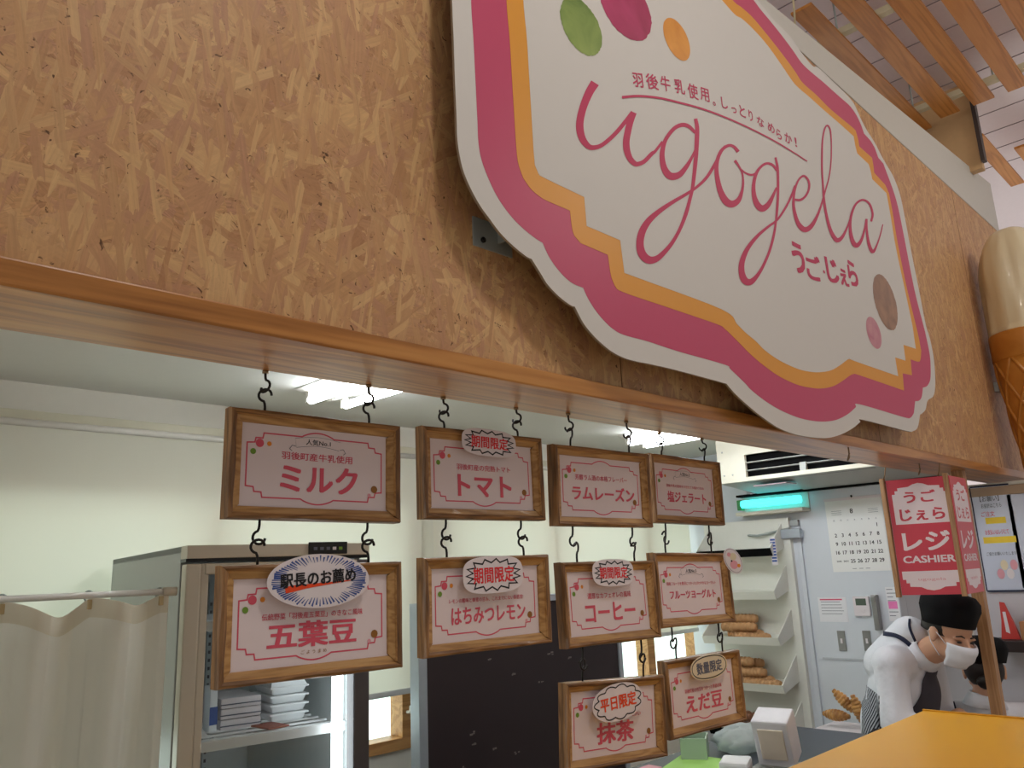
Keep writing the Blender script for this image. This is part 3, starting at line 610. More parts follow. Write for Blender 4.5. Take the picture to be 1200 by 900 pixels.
def solid(bm, pts, y, th, mat):
    n = len(pts); tri = tessellate_polygon([[Vector((p[0], p[1], 0)) for p in pts]]); vs = [(p[0], y, p[1]) for p in pts]+[(p[0], y+th, p[1]) for p in pts]
    bm.add(vs, [list(t) for t in tri]+[[n+i for i in t][::-1] for t in tri]+[[i, (i+1) % n, n+(i+1) % n, n+i] for i in range(n)], mat)
def sticker(parent, spec):
    kind, x, z, w, h, rot = spec; y = -.0045; b = MB(); d = .0004
    if kind == 'burst':
        solid(b, superell(w, h, 48, 3.2), y, .0012, M_STICK); P = zig(w*.90, h*.86, 15, .24); b.ribbon(P, .0036, M_BLACK, None, y-d, True)
        b.text('期間限定', 0, 0, w*.68, h*.44, M_RED, None, y-2*d, .022)
    elif kind == 'cloud':
        solid(b, [(p[0]*1.04, p[1]*1.06) for p in superell(w, h, 48, 2.2)], y, .0012, M_STICK)
        P = []
        for k in range(84):
            t = 2*PI*k/84; r = .82+.16*abs(math.sin(t*5.5+.4)); P.append((w/2*math.cos(t)*r, h/2*math.sin(t)*r))
        b.ribbon(P, .0034, M_BLACK, None, y-d, True); b.text('平日限定', 0, .001, w*.74, h*.40, M_ORANGE, None, y-2*d, .03)
    elif kind == 'oval':
        solid(b, superell(w, h, 48, 2.0), y, .0012, M_STICK); rr = random.Random(3)
        for k in range(76):
            t = 2*PI*k/76; r0 = .60+.14*rr.random(); r1 = .86+.10*rr.random(); c, s = math.cos(t), math.sin(t)
            wd = .0022+.0022*rr.random(); p0 = (w/2*c*r0, h/2*s*r0); p1 = (w/2*c*r1, h/2*s*r1); b.ribbon([p0, p1], [wd*.3, wd], M_BLUE, None, y-d)
        b.text('駅長のお薦め', -.003, .006, w*.74, h*.27, M_BLACK, None, y-3*d, .028, .06)
        b.ribbon([(-.075, -.016), (-.06, -.0135), (-.03, -.010), (.02, -.0055), (.074, -.001)], [.012, .013, .008, .0045, .0012], M_ORANGE, None, y-2*d)
    elif kind == 'plate':
        solid(b, superell(w, h, 48, 2.3), y, .0012, M_CREAMST); b.ribbon(superell(w*.93, h*.88, 60, 2.3), .0032, M_BLACK, None, y-d, True)
        b.text('数量限定', 0, 0, w*.70, h*.48, M_GREYTX, None, y-2*d, .03)
    return b.build('sticker', parent=parent, loc=(x, 0, z), rot=(0, rot, 0), label={'burst': 'white burst-shaped sticker with red lettering', 'cloud': 'cloud-shaped sticker with orange lettering', 'oval': 'oval sticker of blue rays with black brush lettering', 'plate': 'cream oval sticker with grey lettering'}[kind])
SIGN_LABEL = {}
def menu_sign(key, fit, texts, stick=None, ribbon=None, up=.06, down=None, label=''):
    x, y, z, yaw, tilt, roll = fit
    t = empty('menu_sign', label=label, cat='sign', group='wood-framed menu signs hanging from the beam')
    M = Matrix.Rotation(yaw, 4, 'Z')@Matrix.Rotation(tilt, 4, 'X')@Matrix.Rotation(roll, 4, 'Y'); M.translation = (x, y, z); t.matrix_world = M
    SW, TW = .031, .027
    for nm, L, wd, pos, ry, mt in (('top_rail', FW, TW, (0, 0, FH/2-TW/2), 0, M_FRAME), ('bottom_rail', FW, TW, (0, 0, -FH/2+TW/2), PI, M_FRAME),
                                   ('side_rail', FH, SW, (FW/2-SW/2, 0, 0), PI/2, M_FRAMEV), ('side_rail', FH, SW, (-FW/2+SW/2, 0, 0), -PI/2, M_FRAMEV)):
        b = MB(); rail(b, L, wd, mt, M_FRAMELIP, Matrix.Translation(pos)@Matrix.Rotation(ry, 4, 'Y')); b.build(nm, parent=t)
    y0 = .0195; d = .0004
    c = MB(); c.span((-CW/2-.004, y0, -CH/2-.004), (CW/2+.004, y0+.003, CH/2+.004), M_CARD)
    c.ribbon(border_pts(), .0030, M_ROSE, None, y0-d, True)
    disc(c, -.131, .0445, .0088, M_ROSE, y0-2*d); disc(c, -.1105, .0445, .0050, M_DOTO, y0-2*d); disc(c, -.1445, .0265, .0062, M_GREEN, y0-2*d)
    disc(c, .139, -.0375, .0082, M_BROWN, y0-2*d); disc(c, .1265, -.051, .0042, M_PALEPK, y0-2*d)
    if ribbon:
        P = [(-.052+.104*k/14, .0515+.006*math.sin(PI*k/14)) for k in range(15)]
        c.ribbon(P, .0200, M_GREYTX, None, y0-2*d); c.ribbon(P, .0186, M_CARD, None, y0-3*d)
        for s in (-1, 1): c.ribbon([(s*.052, .044), (s*.060, .046), (s*.066, .038), (s*.060, .034)], .0012, M_GREYTX, None, y0-3*d)
        c.text(ribbon, 0, .0555, .058, .0125, M_BLACK, None, y0-4*d, .012)
    for (s, cx, cz, w_, h_, mat, bold) in texts: c.text(s, cx, cz, w_, h_, mat, None, y0-2*d, bold)
    c.build('card', parent=t)
    if stick: sticker(t, stick)
    Mi = M
    for s in (-1, 1):
        b = MB(); b.tube([p+Vector((s*.31*FW, FT*.5, FH/2)) for p in hook_pts(up[0 if s < 0 else 1] if isinstance(up, tuple) else up, -1 if key in ('milk', 'tomato', 'goyo', 'lemon') else 1)], WIRE, M_IRON, 8); b.build('hook', parent=t)
        if down:
            b = MB(); dl = down[0 if s < 0 else 1] if isinstance(down, tuple) else down
            b.tube([Vector((p.x+s*.31*FW, FT*.5+.004, -FH/2-p.z)) for p in hook_pts(dl, -1)], WIRE, M_IRON, 8); b.build('hook', parent=t)
    return M
def hook_world(M, s, top): return M@Vector((s*.31*FW, FT*.5, top*FH/2))
FIT = dict(milk=(0.915, .181, 1.852, -.069, -.014, .016), goyo=(.901, .163, 1.543, -.077, -.010, .004), tomato=(1.392, .173, 1.861, -.040, -.007, -.001), lemon=(1.388, .170, 1.550, -.056, .011, -.002),
           rum=(1.822, .137, 1.845, -.071, .018, .009), salt=(2.335, .189, 1.862, -.030, .006, .016), coffee=(1.842, .152, 1.528, -.041, -.033, .009), fruit=(2.257, .146, 1.546, -.043, -.029, .021),
           matcha=(1.874, .188, 1.205, -.088, -.003, .055), edamame=(2.308, .173, 1.228, -.054, -.014, .004))
def fm(key):
    x, y, z, yaw, tilt, roll = FIT[key]; M = Matrix.Rotation(yaw, 4, 'Z')@Matrix.Rotation(tilt, 4, 'X')@Matrix.Rotation(roll, 4, 'Y'); M.translation = (x, y, z); return M
# gap above each sign is shared by two interlocked hooks
ABOVE = dict(goyo='milk', lemon='tomato', coffee='rum', fruit='salt', matcha='coffee', edamame='fruit')
def gaps(key):
    M = fm(key)
    if key in ABOVE: Ma = fm(ABOVE[key]); return tuple((hook_world(Ma, s, -1)-hook_world(M, s, 1)).length for s in (-1, 1))
    return tuple(ZB-hook_world(M, s, 1).z for s in (-1, 1))
LINK = R_HOOK*.78
def half(g): return tuple(max(.016, x/2-LINK+0.0) for x in g)
DOWN = {ABOVE[k]: half(gaps(k)) for k in ABOVE}
R, T = M_ROSE, None
TXT = dict(
 milk=[('羽後町産牛乳使用', 0, .0235, .166, .0165, R, .012), ('ミルク', .006, -.0235, .182, .058, R, .03)],
 goyo=[('伝統野菜「羽後産五葉豆」のきなこ風味', .0, .0105, .222, .0125, R, .012), ('五葉豆', -.002, -.026, .196, .050, R, .03), ('ご よ う ま め', 0, -.0605, .056, .0075, M_BROWN, .0)],
 tomato=[('羽後町産の完熟トマト', .002, .0195, .180, .0155, R, .01), ('トマト', .004, -.0265, .180, .055, R, .03)],
 lemon=[('レモンの酸味と蜂蜜の甘み、これまでにない新感覚!', 0, .0085, .236, .0105, R, .008), ('はちみつレモン', .006, -.027, .236, .040, R, .022)],
 rum=[('芳醇ラム酒の本格フレーバー', .0, .0265, .218, .0160, R, .012), ('ラムレーズン', .008, -.017, .262, .040, R, .03)],
 salt=[('羽後牛乳の風味をひきたてる塩のうまみ', 0, .0135, .216, .0100, R, .008), ('塩ジェラート', .006, -.022, .222, .036, R, .03)],
 coffee=[('濃厚なカフェオレの風味', .002, .0185, .186, .0165, R, .010), ('コーヒー', .002, -.026, .214, .050, R, .03)],
 fruit=[('国産フルーツを贅沢につかったさわやかなヨーグルト', 0, .0170, .262, .0105, R, .008), ('フルーツヨーグルト', .002, -.0165, .246, .027, R, .03)],
 matcha=[('香りたかい', .072, .0125, .070, .0125, R, .008), ('抹茶', .002, -.028, .150, .055, R, .03)],
 edamame=[('羽後町産の枝豆をつかった季節の味', .002, .0110, .196, .0125, R, .010), ('えだ豆', .002, -.0275, .196, .048, R, .03)])
STICK = dict(goyo=('oval', .0, .076, .226, .106, 0), tomato=('burst', .004, .082, .182, .070, .02), lemon=('burst', .003, .066, .192, .088, -.02), coffee=('burst', .000, .079, .176, .074, .0),
             matcha=('cloud', -.008, .052, .196, .092, -.10), edamame=('plate', .012, .075, .196, .074, -.03))
LAB = dict(milk='wood-framed milk gelato sign with black ribbon title, leftmost of the top row', goyo='wood-framed bean gelato sign with a blue-rayed oval sticker, leftmost of the second row',
 tomato='wood-framed tomato gelato sign with a burst sticker on its top edge, upper row', lemon='wood-framed honey lemon gelato sign with a burst sticker, hanging below the tomato sign',
 rum='wood-framed rum raisin gelato sign without sticker, right of the tomato sign', salt='wood-framed salt gelato sign with a small ribbon title, rightmost of the top row',
 coffee='wood-framed coffee gelato sign with a burst sticker, hanging below the rum raisin sign', fruit='wood-framed fruit yogurt gelato sign with an oval tag on its corner, below the salt sign',
 matcha='wood-framed matcha gelato sign with orange cloud sticker, lowest in the picture', edamame='wood-framed green soybean gelato sign with a cream oval sticker, bottom row right')
RIB = dict(milk='人気No.1', salt='人気No.2', fruit='人気No.3')
MAT = {}
for k in FIT:
    MAT[k] = menu_sign(k, FIT[k], TXT[k], STICK.get(k), RIB.get(k), half(gaps(k)), DOWN.get(k), LAB[k])
# the oval tag clipped on the fruit yogurt sign
fo = [o for o in COL.objects if o.get('label') == LAB['fruit']][0]
b = MB(); solid(b, superell(.060, .088, 40, 2.0), 0, .002, M_STICK); b.ribbon(superell(.054, .080, 40, 2.0), .0012, M_GREYTX, None, -.0004, True)
disc(b, -.004, -.012, .014, M_PALEPK, -.0006); disc(b, .006, .012, .012, M_CREAMST, -.0006); disc(b, -.004, .024, .007, M_PALEPK, -.0006); disc(b, .010, -.022, .006, M_DOTO, -.0008); disc(b, -.006, .002, .003, M_BLACK, -.0009)
b.build('oval_tag', parent=fo, loc=(.164, -.036, .083), rot=(0, -.42, -.50), label='oval pastel tag sticking out of the corner')
b = MB(); b.tube([(.178, -.030, .075), (.180, -.01, .085), (.182, .004, .094)], .002, M_IRON); b.build('clip', parent=fo)
# screw hooks in the beam
NAMES = dict(milk='milk', tomato='tomato', rum='rum raisin', salt='salt')
for k in ('milk', 'tomato', 'rum', 'salt'):
    for s in (-1, 1):
        p = hook_world(MAT[k], s, 1); L = half(gaps(k))[0 if s < 0 else 1]
        b = MB(); b.tube([Vector((q.y, q.x, -q.z)) for q in hook_pts(L, -1)], WIRE, M_IRON, 8)
        o = b.build('screw_hook', loc=(p.x, p.y+.002, ZB), label='black screw hook in the beam holding the %s corner of the %s sign' % ('left' if s < 0 else 'right', NAMES[k]), cat='hook', group='screw hooks under the beam')
        b = MB(); b.tube([(0, 0, .0), (0, 0, -.006)], .0065, M_BRASSW, 10); b.build('collar', parent=o)
for i, (px, py, lab) in enumerate(((994, 524, 'bent wire hook alone in the beam right of the air conditioner grille'), (1077, 543, 'small wire hook in the beam above the cashier sign'))):
    p = onZ(px, py, ZB); b = MB(); b.tube([(0, 0, .003), (0, 0, -.015), (.012, .006, -.04), (.004, .012, -.055), (-.012, .004, -.05), (-.006, -.004, -.025)], .0028, M_BRASSW, 8)
    b.build('screw_hook', loc=(p.x, min(.19, max(p.y, .0)), ZB), label=lab, cat='hook', group='screw hooks under the beam')

# ------------------------------------------------------------------ cashier sign: two panels hung at an angle
M_CASHRED = plain('cashier_red', (206, 66, 84), .3, noise=.01, spec=.5); M_CASHW = plain('cashier_white', (236, 222, 228), .3, noise=.01, spec=.5)
A_ = Vector((4.14, .215)); B_ = Vector((4.20, -.06)); C_ = Vector((4.48, -.05)); ZC0, ZC1 = 1.435, 1.985
cs = empty('cashier_sign', (B_.x, B_.y, ZC0), label='red and white two-panel cashier sign hanging from the beam beside the wooden post', cat='sign')
def cash_panel(P, Q, nm):
    d = Q-P; L = d.length; hgt = ZC1-ZC0; M = Matrix.Translation((P.x-B_.x, P.y-B_.y, 0))@Matrix.Rotation(math.atan2(d.y, d.x), 4, 'Z'); b = MB(); e = .0005
    b.span((0, 0, 0), (L, .008, hgt), M_CASHRED, M)
    def U(u, v): return (u*L, (1-v)*hgt)
    up = [(.07, .395), (.07, .13), (.12, .13), (.12, .10), (.17, .10), (.17, .075), (.34, .07), (.42, .05), (.5, .042), (.58, .05), (.66, .07), (.83, .075), (.83, .10), (.88, .10), (.88, .13), (.93, .13), (.93, .395)]
    b.poly([U(*p) for p in up], M_CASHW, M, -e)
    lo = [(.05, .80), (.95, .80), (.95, .87), (.90, .87), (.90, .90), (.85, .90), (.85, .93), (.68, .935), (.6, .955), (.5, .965), (.4, .955), (.32, .935), (.15, .93), (.15, .90), (.10, .90), (.10, .87), (.05, .87)]
    b.poly([U(*p) for p in lo], M_CASHW, M, -e)
    x, z = U(.5, .16); b.text('うご', x, z, L*.50, hgt*.105, M_CASHRED, M, -2*e, .03)
    x, z = U(.5, .315); b.text('じぇら', x, z, L*.70, hgt*.105, M_CASHRED, M, -2*e, .03)
    x, z = U(.5, .545); b.text('レジ', x, z, L*.74, hgt*.165, M_CASHW, M, -2*e, .03)
    x, z = U(.5, .70); b.text('CASHIER', x, z, L*.80, hgt*.062, M_CASHW, M, -2*e, .03)
    x, z = U(.5, .872); b.text('ugogela', x, z, L*.42, hgt*.03, M_PALEPK, M, -2*e, .0)
    return b.build(nm, parent=cs)
cash_panel(A_, B_, 'panel'); cash_panel(B_, C_, 'panel')
for P in (A_, B_, C_):
    b = MB(); b.span((P.x-B_.x-.012, P.y-B_.y+.004, -.01), (P.x-B_.x+.010, P.y-B_.y+.026, ZC1-ZC0+.012), M_POST, bev=.002); b.build('edge_strip', parent=cs)
for P in (A_, B_+Vector((.03, .05))):
    b = MB(); b.tube([(P.x-B_.x, P.y-B_.y+.01, ZC1-ZC0), (P.x-B_.x+.004, P.y-B_.y, ZC1-ZC0+.03), (P.x-B_.x, P.y-B_.y-.01, ZB-ZC0)], .003, M_BRASSW, 8); b.build('hanger', parent=cs)

# wooden post at the end of the hatch
p0 = onY(1168, 750, -.0); b = MB(); b.span((p0.x-.03, .02, 0), (p0.x+.03, .075, ZB), M_POST, bev=.003)
b.build('wooden_post', label='pale wooden post standing under the beam beside the cashier sign', cat='post')

# ------------------------------------------------------------------ giant ice cream cone on the wall
M_SOFT = plain('soft_cream', (228, 216, 182), .35, noise=.05, scale=5, coat=.3)
M_WAF = water('waffle', (188, 120, 44), (206, 142, 62), 6)
def reach(px, py):                       # horizontal distance of a sight line from the cone's axis
    d = Vector(ray(px, py)); d.z = 0; d.normalize(); o_ = Vector(CAM); v = Vector((cc.x, cc.y, 0))-Vector((o_.x, o_.y, 0)); return abs(v.x*d.y-v.y*d.x)
def zat(px, py, r=0.0): q = atD(px, py, (RW.T@(np.array(cc)-CAM))[2]-r); return q.z
yc_ = -.2
for _ in range(12):
    cc = onY(1206, 400, yc_); yc_ = -max(reach(1146, 322), reach(1156.5, 390))-.015
RI = reach(1146, 322); RC = reach(1156.5, 390); RB = reach(1197, 525)
z_top, z_col1, z_col0, z_b = zat(1185, 256), zat(1170, 386, .1), zat(1178, 420, .1), zat(1205, 560, .05)
ic = empty('giant_ice_cream_cone', (cc.x, cc.y, z_b-.1), label='giant model of a vanilla ice cream cone mounted on the wall at the right edge', cat='cone model')
zz0 = z_b-.1
b = MB(); prof = [(RC*.93, z_col1-zz0-.03), (RC*.96, z_col1-zz0)]; zc_ = z_col1+(z_top-z_col1)*.50
for k in range(9): t = k/8; prof.append((RC*.96+(RI-RC*.96)*math.sin(t*PI/2), z_col1+(zc_-z_col1)*t-zz0))
for k in range(1, 15): t = k/14*PI/2; prof.append((RI*math.cos(t)**.75+.001, zc_+(z_top-zc_)*math.sin(t)-zz0))
b.lathe(prof, M_SOFT, 72, None, lambda a, z: 1+.030*math.sin(5*a+5*z)+.016*math.sin(11*a-4*z)+.008*math.sin(19*a+9*z)); b.build('ice_cream', parent=ic)
b = MB(); b.lathe([(RC*.96, z_col0-zz0), (RC*1.0, z_col0-zz0+.01), (RC*1.01, z_col1-zz0-.01), (RC*.99, z_col1-zz0), (RC*.9, z_col1-zz0)], M_WAF, 56); b.build('cone_collar', parent=ic, label='smooth amber rim of the cone')
hc_ = z_col0-zz0
def rw(z): return RB*.88+(RC*.97-RB*.88)*(z/hc_)
b = MB(); b.lathe([(rw(0)*.9, 0)]+[(rw(hc_*k/8), hc_*k/8+.002) for k in range(9)], M_WAF, 56)
for s_ in (-1, 1):
    for k in range(9):
        pts = []
        for j in range(14):
            z = hc_*j/13; a = 2*PI*k/9+s_*z*2.6; pts.append((rw(z)*math.cos(a), rw(z)*math.sin(a), z))
        b.tube(pts, .011, M_WAF, 6)
b.build('waffle_cone', parent=ic, label='amber waffle cone with crossing ribs')
b = MB(); b.span((-.03, RC*.9, hc_*.8), (.03, -cc.y, hc_*.8+.06), M_STEEL, bev=.002); b.build('wall_mount', parent=ic)

# ------------------------------------------------------------------ yellow counter in front of the hatch
M_YCOUNT = plain('yellow_laminate', (238, 176, 40), .35, noise=.03, scale=2, spec=.5)
kc = empty('yellow_counter', (2.4, -.3, 0), label='yellow laminate counter standing in front of the hatch, bottom right', cat='counter')
b = MB(); b.span((-1.25, -.32, .965), (1.25, .318, 1.0), M_YCOUNT, bev=.004); b.build('countertop', parent=kc)
b = MB(); b.span((-1.2, -.27, .06), (1.2, .26, .965), M_YCOUNT); b.build('body', parent=kc)
b = MB(); b.span((-1.18, -.24, 0), (1.18, .24, .06), M_IRON); b.build('plinth', parent=kc)
b = MB(); b.span((1.236, -.32, 1.0), (1.25, .318, 1.006), plain('counter_edge', (206, 146, 30), .4), bev=.002); b.build('edge_strip', parent=kc)

# ------------------------------------------------------------------ glass-door fridge
M_FBODY = plain('fridge_grey', (172, 176, 174), .4, .3, .02); M_FTRIM = plain('fridge_beige_metal', (196, 189, 172), .35, .25, .03); M_FDARK = plain('fridge_dark_trim', (92, 88, 90), .4, .3)
M_FIN = plain('fridge_liner', (206, 212, 212), .5); M_LED = glow('fridge_led', (240, 248, 255), 7); M_CTRL = plain('control_black', (30, 32, 32), .3); M_TRAY = plain('white_foam', (236, 238, 240), .6)
P0 = Vector((.951, .916)); FWd, FD, FHt = .545, 1.08, 1.728
fr = empty('glass_door_fridge', (P0.x, P0.y, 0), (0, 0, math.atan2(.83-.916, 1.48-.951)), label='upright glass-door fridge of grey and beige metal beside the cream curtain', cat='fridge')
b = MB(); b.span((0, .07, .05), (.02, FD, FHt), M_FBODY); b.span((FWd-.02, .07, .05), (FWd, FD, FHt), M_FBODY); b.span((0, FD-.02, .05), (FWd, FD, FHt), M_FBODY); b.span((0, .07, FHt-.02), (FWd, FD, FHt), M_FBODY); b.span((0, .07, .05), (FWd, FD, .12), M_FBODY)
b.span((.02, FD-.06, .12), (FWd-.02, FD-.02, FHt-.06), M_FIN); b.span((.02, .1, .12), (.03, FD-.06, FHt-.06), M_FIN); b.span((FWd-.03, .1, .12), (FWd-.02, FD-.06, FHt-.06), M_FIN)
b.build('cabinet', parent=fr, bevel=.002)
b = MB(); b.span((0, 0, FHt-.036), (FWd, .07, FHt), M_FTRIM, bev=.002); b.span((0, .01, FHt-.045), (FWd, .07, FHt-.036), M_CTRL); b.build('head_panel', parent=fr, label='beige top panel over a dark gap')
b = MB(); b.span((.345, -.006, FHt-.032), (.468, .0, FHt+.004), M_CTRL, bev=.002)
for k, mt in enumerate((M_GREYTX, M_GREYTX, M_GREYTX, M_STICK, M_GREEN)): b.span((.36+.02*k, -.0075, FHt-.020), (.371+.02*k, -.006, FHt-.011), mt)
b.build('control_strip', parent=fr, label='black control strip with small buttons')
d = empty('door', parent_loc := (0, 0, 0)); d.parent = fr
ZD = FHt-.05
bb = MB(); bb.span((.0, 0, .14), (.040, .055, ZD), M_FTRIM, bev=.006); bb.span((.040, .006, .14), (.062, .055, ZD), M_FDARK if False else M_FTRIM, bev=.004); bb.span((FWd-.05, 0, .14), (FWd, .055, ZD), M_FDARK, bev=.006)
bb.span((.05, 0, ZD-.03), (FWd-.04, .055, ZD), M_FTRIM, bev=.004); bb.span((.05, 0, .14), (FWd-.04, .055, .19), M_FTRIM, bev=.004)
bb.build('door_frame', parent=d)
bb = MB(); bb.span((.06, .02, .18), (FWd-.045, .026, ZD-.025), glass('fridge_glass', (240, 242, 240))); bb.build('glass_pane', parent=d)
bb = MB(); bb.span((FWd-.085, .062, .2), (FWd-.058, .085, ZD-.05), M_LED); bb.build('light_strip', parent=fr, label='glowing vertical light strip inside the door')
shz = (1.19, 1.50, .86, .5)
sh = (onY(300, 862, 1.0).z)
for k, zz in enumerate((sh+.30, sh-.02, sh-.36, sh-.68)):
    bb = MB(); bb.span((.03, .10, zz), (FWd-.03, .115, zz+.028), M_TRAY, bev=.003)
    for q in range(14): bb.span((.03, .12+.065*q, zz+.012), (FWd-.03, .128+.065*q, zz+.018), M_TRAY)
    for q in range(5): bb.span((.05+.11*q, .11, zz+.004), (.058+.11*q, FD-.07, zz+.012), M_TRAY)
    bb.build('shelf', parent=fr, label='white wire fridge shelf')
bb = MB()
for xx in (.2, .34): bb.span((xx, FD-.075, .2), (xx+.02, FD-.06, FHt-.1), M_FIN); [bb.span((xx+.006, FD-.077, .25+.03*q), (xx+.014, FD-.074, .262+.03*q), M_FDARK) for q in range(44)]
bb.build('shelf_rail', parent=fr)
Mf = Matrix.Translation((P0.x, P0.y, 0))@Matrix.Rotation(fr.rotation_euler[2], 4, 'Z')
def in_fridge(bm, name, x, y, z, label, grp=None, rz=0, cat='tray'):
    p = Mf@Vector((x, y, z)); return bm.build(name, loc=p, rot=(0, 0, fr.rotation_euler[2]+rz), label=label, cat=cat, group=grp)
zS = sh-.02+.028
for k in range(4):
    t_ = MB(); t_.box((0, 0, .013), (.115, .17, .024), M_TRAY, bev=.005, taper=.86); t_.span((-.062, -.09, .020), (.062, .09, .026), M_TRAY, bev=.002)
    in_fridge(t_, 'foam_tray', .385, .32, zS+.026*k, '%s white foam tray of the right-hand stack in the fridge' % ('bottom', 'second lowest', 'third', 'fourth')[k], 'white trays stacked in the fridge')
t_ = MB(); t_.add([(-.058, -.085, 0), (.058, -.085, 0), (.058, .085, 0), (-.058, .085, 0), (-.05, -.075, .055), (.018, -.075, .055), (.018, .075, .055), (-.05, .075, .055)], [[0, 1, 5, 4], [1, 2, 6, 5], [2, 3, 7, 6], [3, 0, 4, 7], [4, 5, 6, 7], [0, 3, 2, 1]], M_TRAY)
in_fridge(t_, 'paper_box', .385, .32, zS+.104, 'white box with sloping side on top of the tray stack', None, 0, 'box')
for k in range(3):
    t_ = MB(); t_.box((0, 0, .015), (.12, .2, .028), M_STICK, bev=.003); t_.span((-.061, -.1015, .010), (.061, -.1, .013), M_GREYTX)
    in_fridge(t_, 'flat_carton', .235, .33, zS+.03*k, '%s pale carton in the middle of the fridge shelf' % ('bottom', 'middle', 'top')[k], 'pale cartons in the fridge')
t_ = MB(); t_.span((-.012, -.02, 0), (.012, .02, .13), M_TRAY, bev=.004); t_.span((-.0125, -.0205, .02), (.0125, -.02, .07), M_BLUE, bev=.001); in_fridge(t_, 'slim_packet', .15, .25, zS, 'slim white packet with blue print standing on the fridge shelf', None, .2, 'packet')
t_ = MB(); t_.add([(-.04, -.03, 0), (.04, -.03, 0), (.05, .04, 0), (-.05, .04, 0), (-.04, -.01, .09), (-.03, .03, .10)], [[0, 1, 4], [1, 2, 5, 4], [2, 3, 5], [3, 0, 4, 5], [0, 3, 2, 1]], M_TRAY); in_fridge(t_, 'paper_bag', .09, .22, zS, 'crumpled white paper bag at the left of the fridge shelf', None, 0, 'bag')
t_ = MB(); t_.span((-.035, -.05, 0), (.035, .05, .005), plain('red_brown_label', (150, 84, 74), .6), bev=.001); in_fridge(t_, 'flat_packet', .31, .19, zS, 'flat reddish brown packet lying on the fridge shelf', None, .2, 'packet')
t_ = MB(); t_.span((-.05, -.08, 0), (.05, .08, .11), plain('grey_container', (150, 156, 166), .5), bev=.01); in_fridge(t_, 'grey_container', .10, .5, zS, 'grey container at the back left of the fridge shelf', None, 0, 'container')

# ------------------------------------------------------------------ cream curtain
M_CURT = translucent('curtain_linen', (244, 244, 238), .5, .9, 400)
YC = .95
rod = MB(); rod.tube([(-1.0, YC, 1.603), (.90, YC-.01, 1.607)], .0085, M_TRIM, 12)
ro = rod.build('curtain_rod', label='white curtain rod running from the left edge to the fridge', cat='rod')
e = MB(); e.tube([(.90, YC-.01, 1.607), (.935, YC-.012, 1.607)], .012, M_FTRIM, 12); e.build('end_cap', parent=ro)
cl = [onY(-110, 704, YC).x, onY(2, 703, YC).x, onY(104, 697, YC).x, .895]
cu = MB(); vs = []; fs = []; NX, NZ = 220, 40; x0, x1 = cl[0], .915
def curt(u, v):
    x = x0+(x1-x0)*u; seg = 0
    for i in range(3):
        if x >= cl[i]: seg = i
    t = (x-cl[seg])/(cl[min(seg+1, 3)]-cl[seg]) if seg < 3 else 0; t = max(0, min(1, t))
    sag = .036*(math.sin(PI*t**1.5)**1.2)*(.9+.3*math.sin(seg*2)); zt = 1.600-sag; z = zt+(.55-zt)*v
    tri = lambda q: abs((q % 1)*2-1)*2-1
    fold = .045*math.sin(2*PI*t+.3*v)*(.5+.5*v)+.022*tri(1.5*t+.25+.25*v*(1-t))*(.4+.6*v)+.012*math.sin(7*PI*t+seg+1.5*v)*v+.03*math.sin(PI*t)*(1-v)
    return (x+.012*math.sin(4*v+seg)*v, YC-.012-fold, z)
for i in range(NX+1):
    for j in range(NZ+1): vs.append(curt(i/NX, j/NZ))
for i in range(NX):
    for j in range(NZ): fs.append([i*(NZ+1)+j, i*(NZ+1)+j+1, (i+1)*(NZ+1)+j+1, (i+1)*(NZ+1)+j])
cu.add(vs, fs, M_CURT, smooth=True)
co = cu.build('curtain', label='cream linen curtain clipped to the white rod, lower left', cat='curtain')
sf = co.modifiers.new('solid', 'SOLIDIFY'); sf.thickness = .0015
h_ = MB(); M_HEM = translucent('curtain_hem', (230, 226, 210), .25, .9, 400); hv = []; hf = []
for i in range(NX+1):
    a = Vector(curt(i/NX, 0.0)); c_ = Vector(curt(i/NX, .045)); hv += [a+Vector((0, -.0022, 0)), c_+Vector((0, -.0022, 0))]
for i in range(NX): hf.append([2*i, 2*i+1, 2*i+3, 2*i+2])
h_.add(hv, hf, M_HEM, smooth=True); h_.build('top_hem', parent=co)
for i in (1, 2, 3):
    e = MB(); e.tube([(cl[i]+.011*math.cos(a), YC, 1.6045+.013*math.sin(a)) for a in [2*PI*q/14 for q in range(15)]], .0022, M_STEEL, 6); e.span((cl[i]-.006, YC-.018, 1.572), (cl[i]+.006, YC-.010, 1.596), plain('clip_tan', (190, 172, 132), .6), bev=.002); e.build('clip_ring', parent=co)

# ------------------------------------------------------------------ dark board on a silver frame
M_DARKB = plain('dark_brown_board', (46, 35, 38), .45, noise=.12, scale=6); M_SILV = plain('silver_frame', (178, 186, 196), .35, .5)
yd = 1.5; a = onY(488, 707, yd); c_ = onY(723, 692, yd); zt = 1.505
bd = empty('display_board', ((a.x+c_.x)/2, yd, 0), label='large dark brown board in a silver frame behind the honey lemon sign', cat='board')
hw = (c_.x-a.x)/2
b = MB(); b.span((-hw+.045, 0, .2), (hw-.03, .03, zt-.02), M_DARKB); 
rr = random.Random(5)
for k in range(16):
    px, pz = -hw+.2+rr.random()*(2*hw-.4), .7+rr.random()*.7
    for q in range(3): b.box((px+rr.random()*.03, -.0003, pz+rr.random()*.012), (.006+.016*rr.random(), .0006, .003+.005*rr.random()), plain('scuff', (132, 122, 118), .6) if k == 0 and q == 0 else bpy.data.materials['scuff'])
b.build('panel', parent=bd)
b = MB(); b.span((-hw, -.01, 0), (-hw+.045, .05, zt), M_SILV, bev=.003); b.build('upright', parent=bd)
b = MB(); b.span((hw-.03, -.01, 0), (hw, .05, zt), M_SILV, bev=.003); b.build('upright', parent=bd)
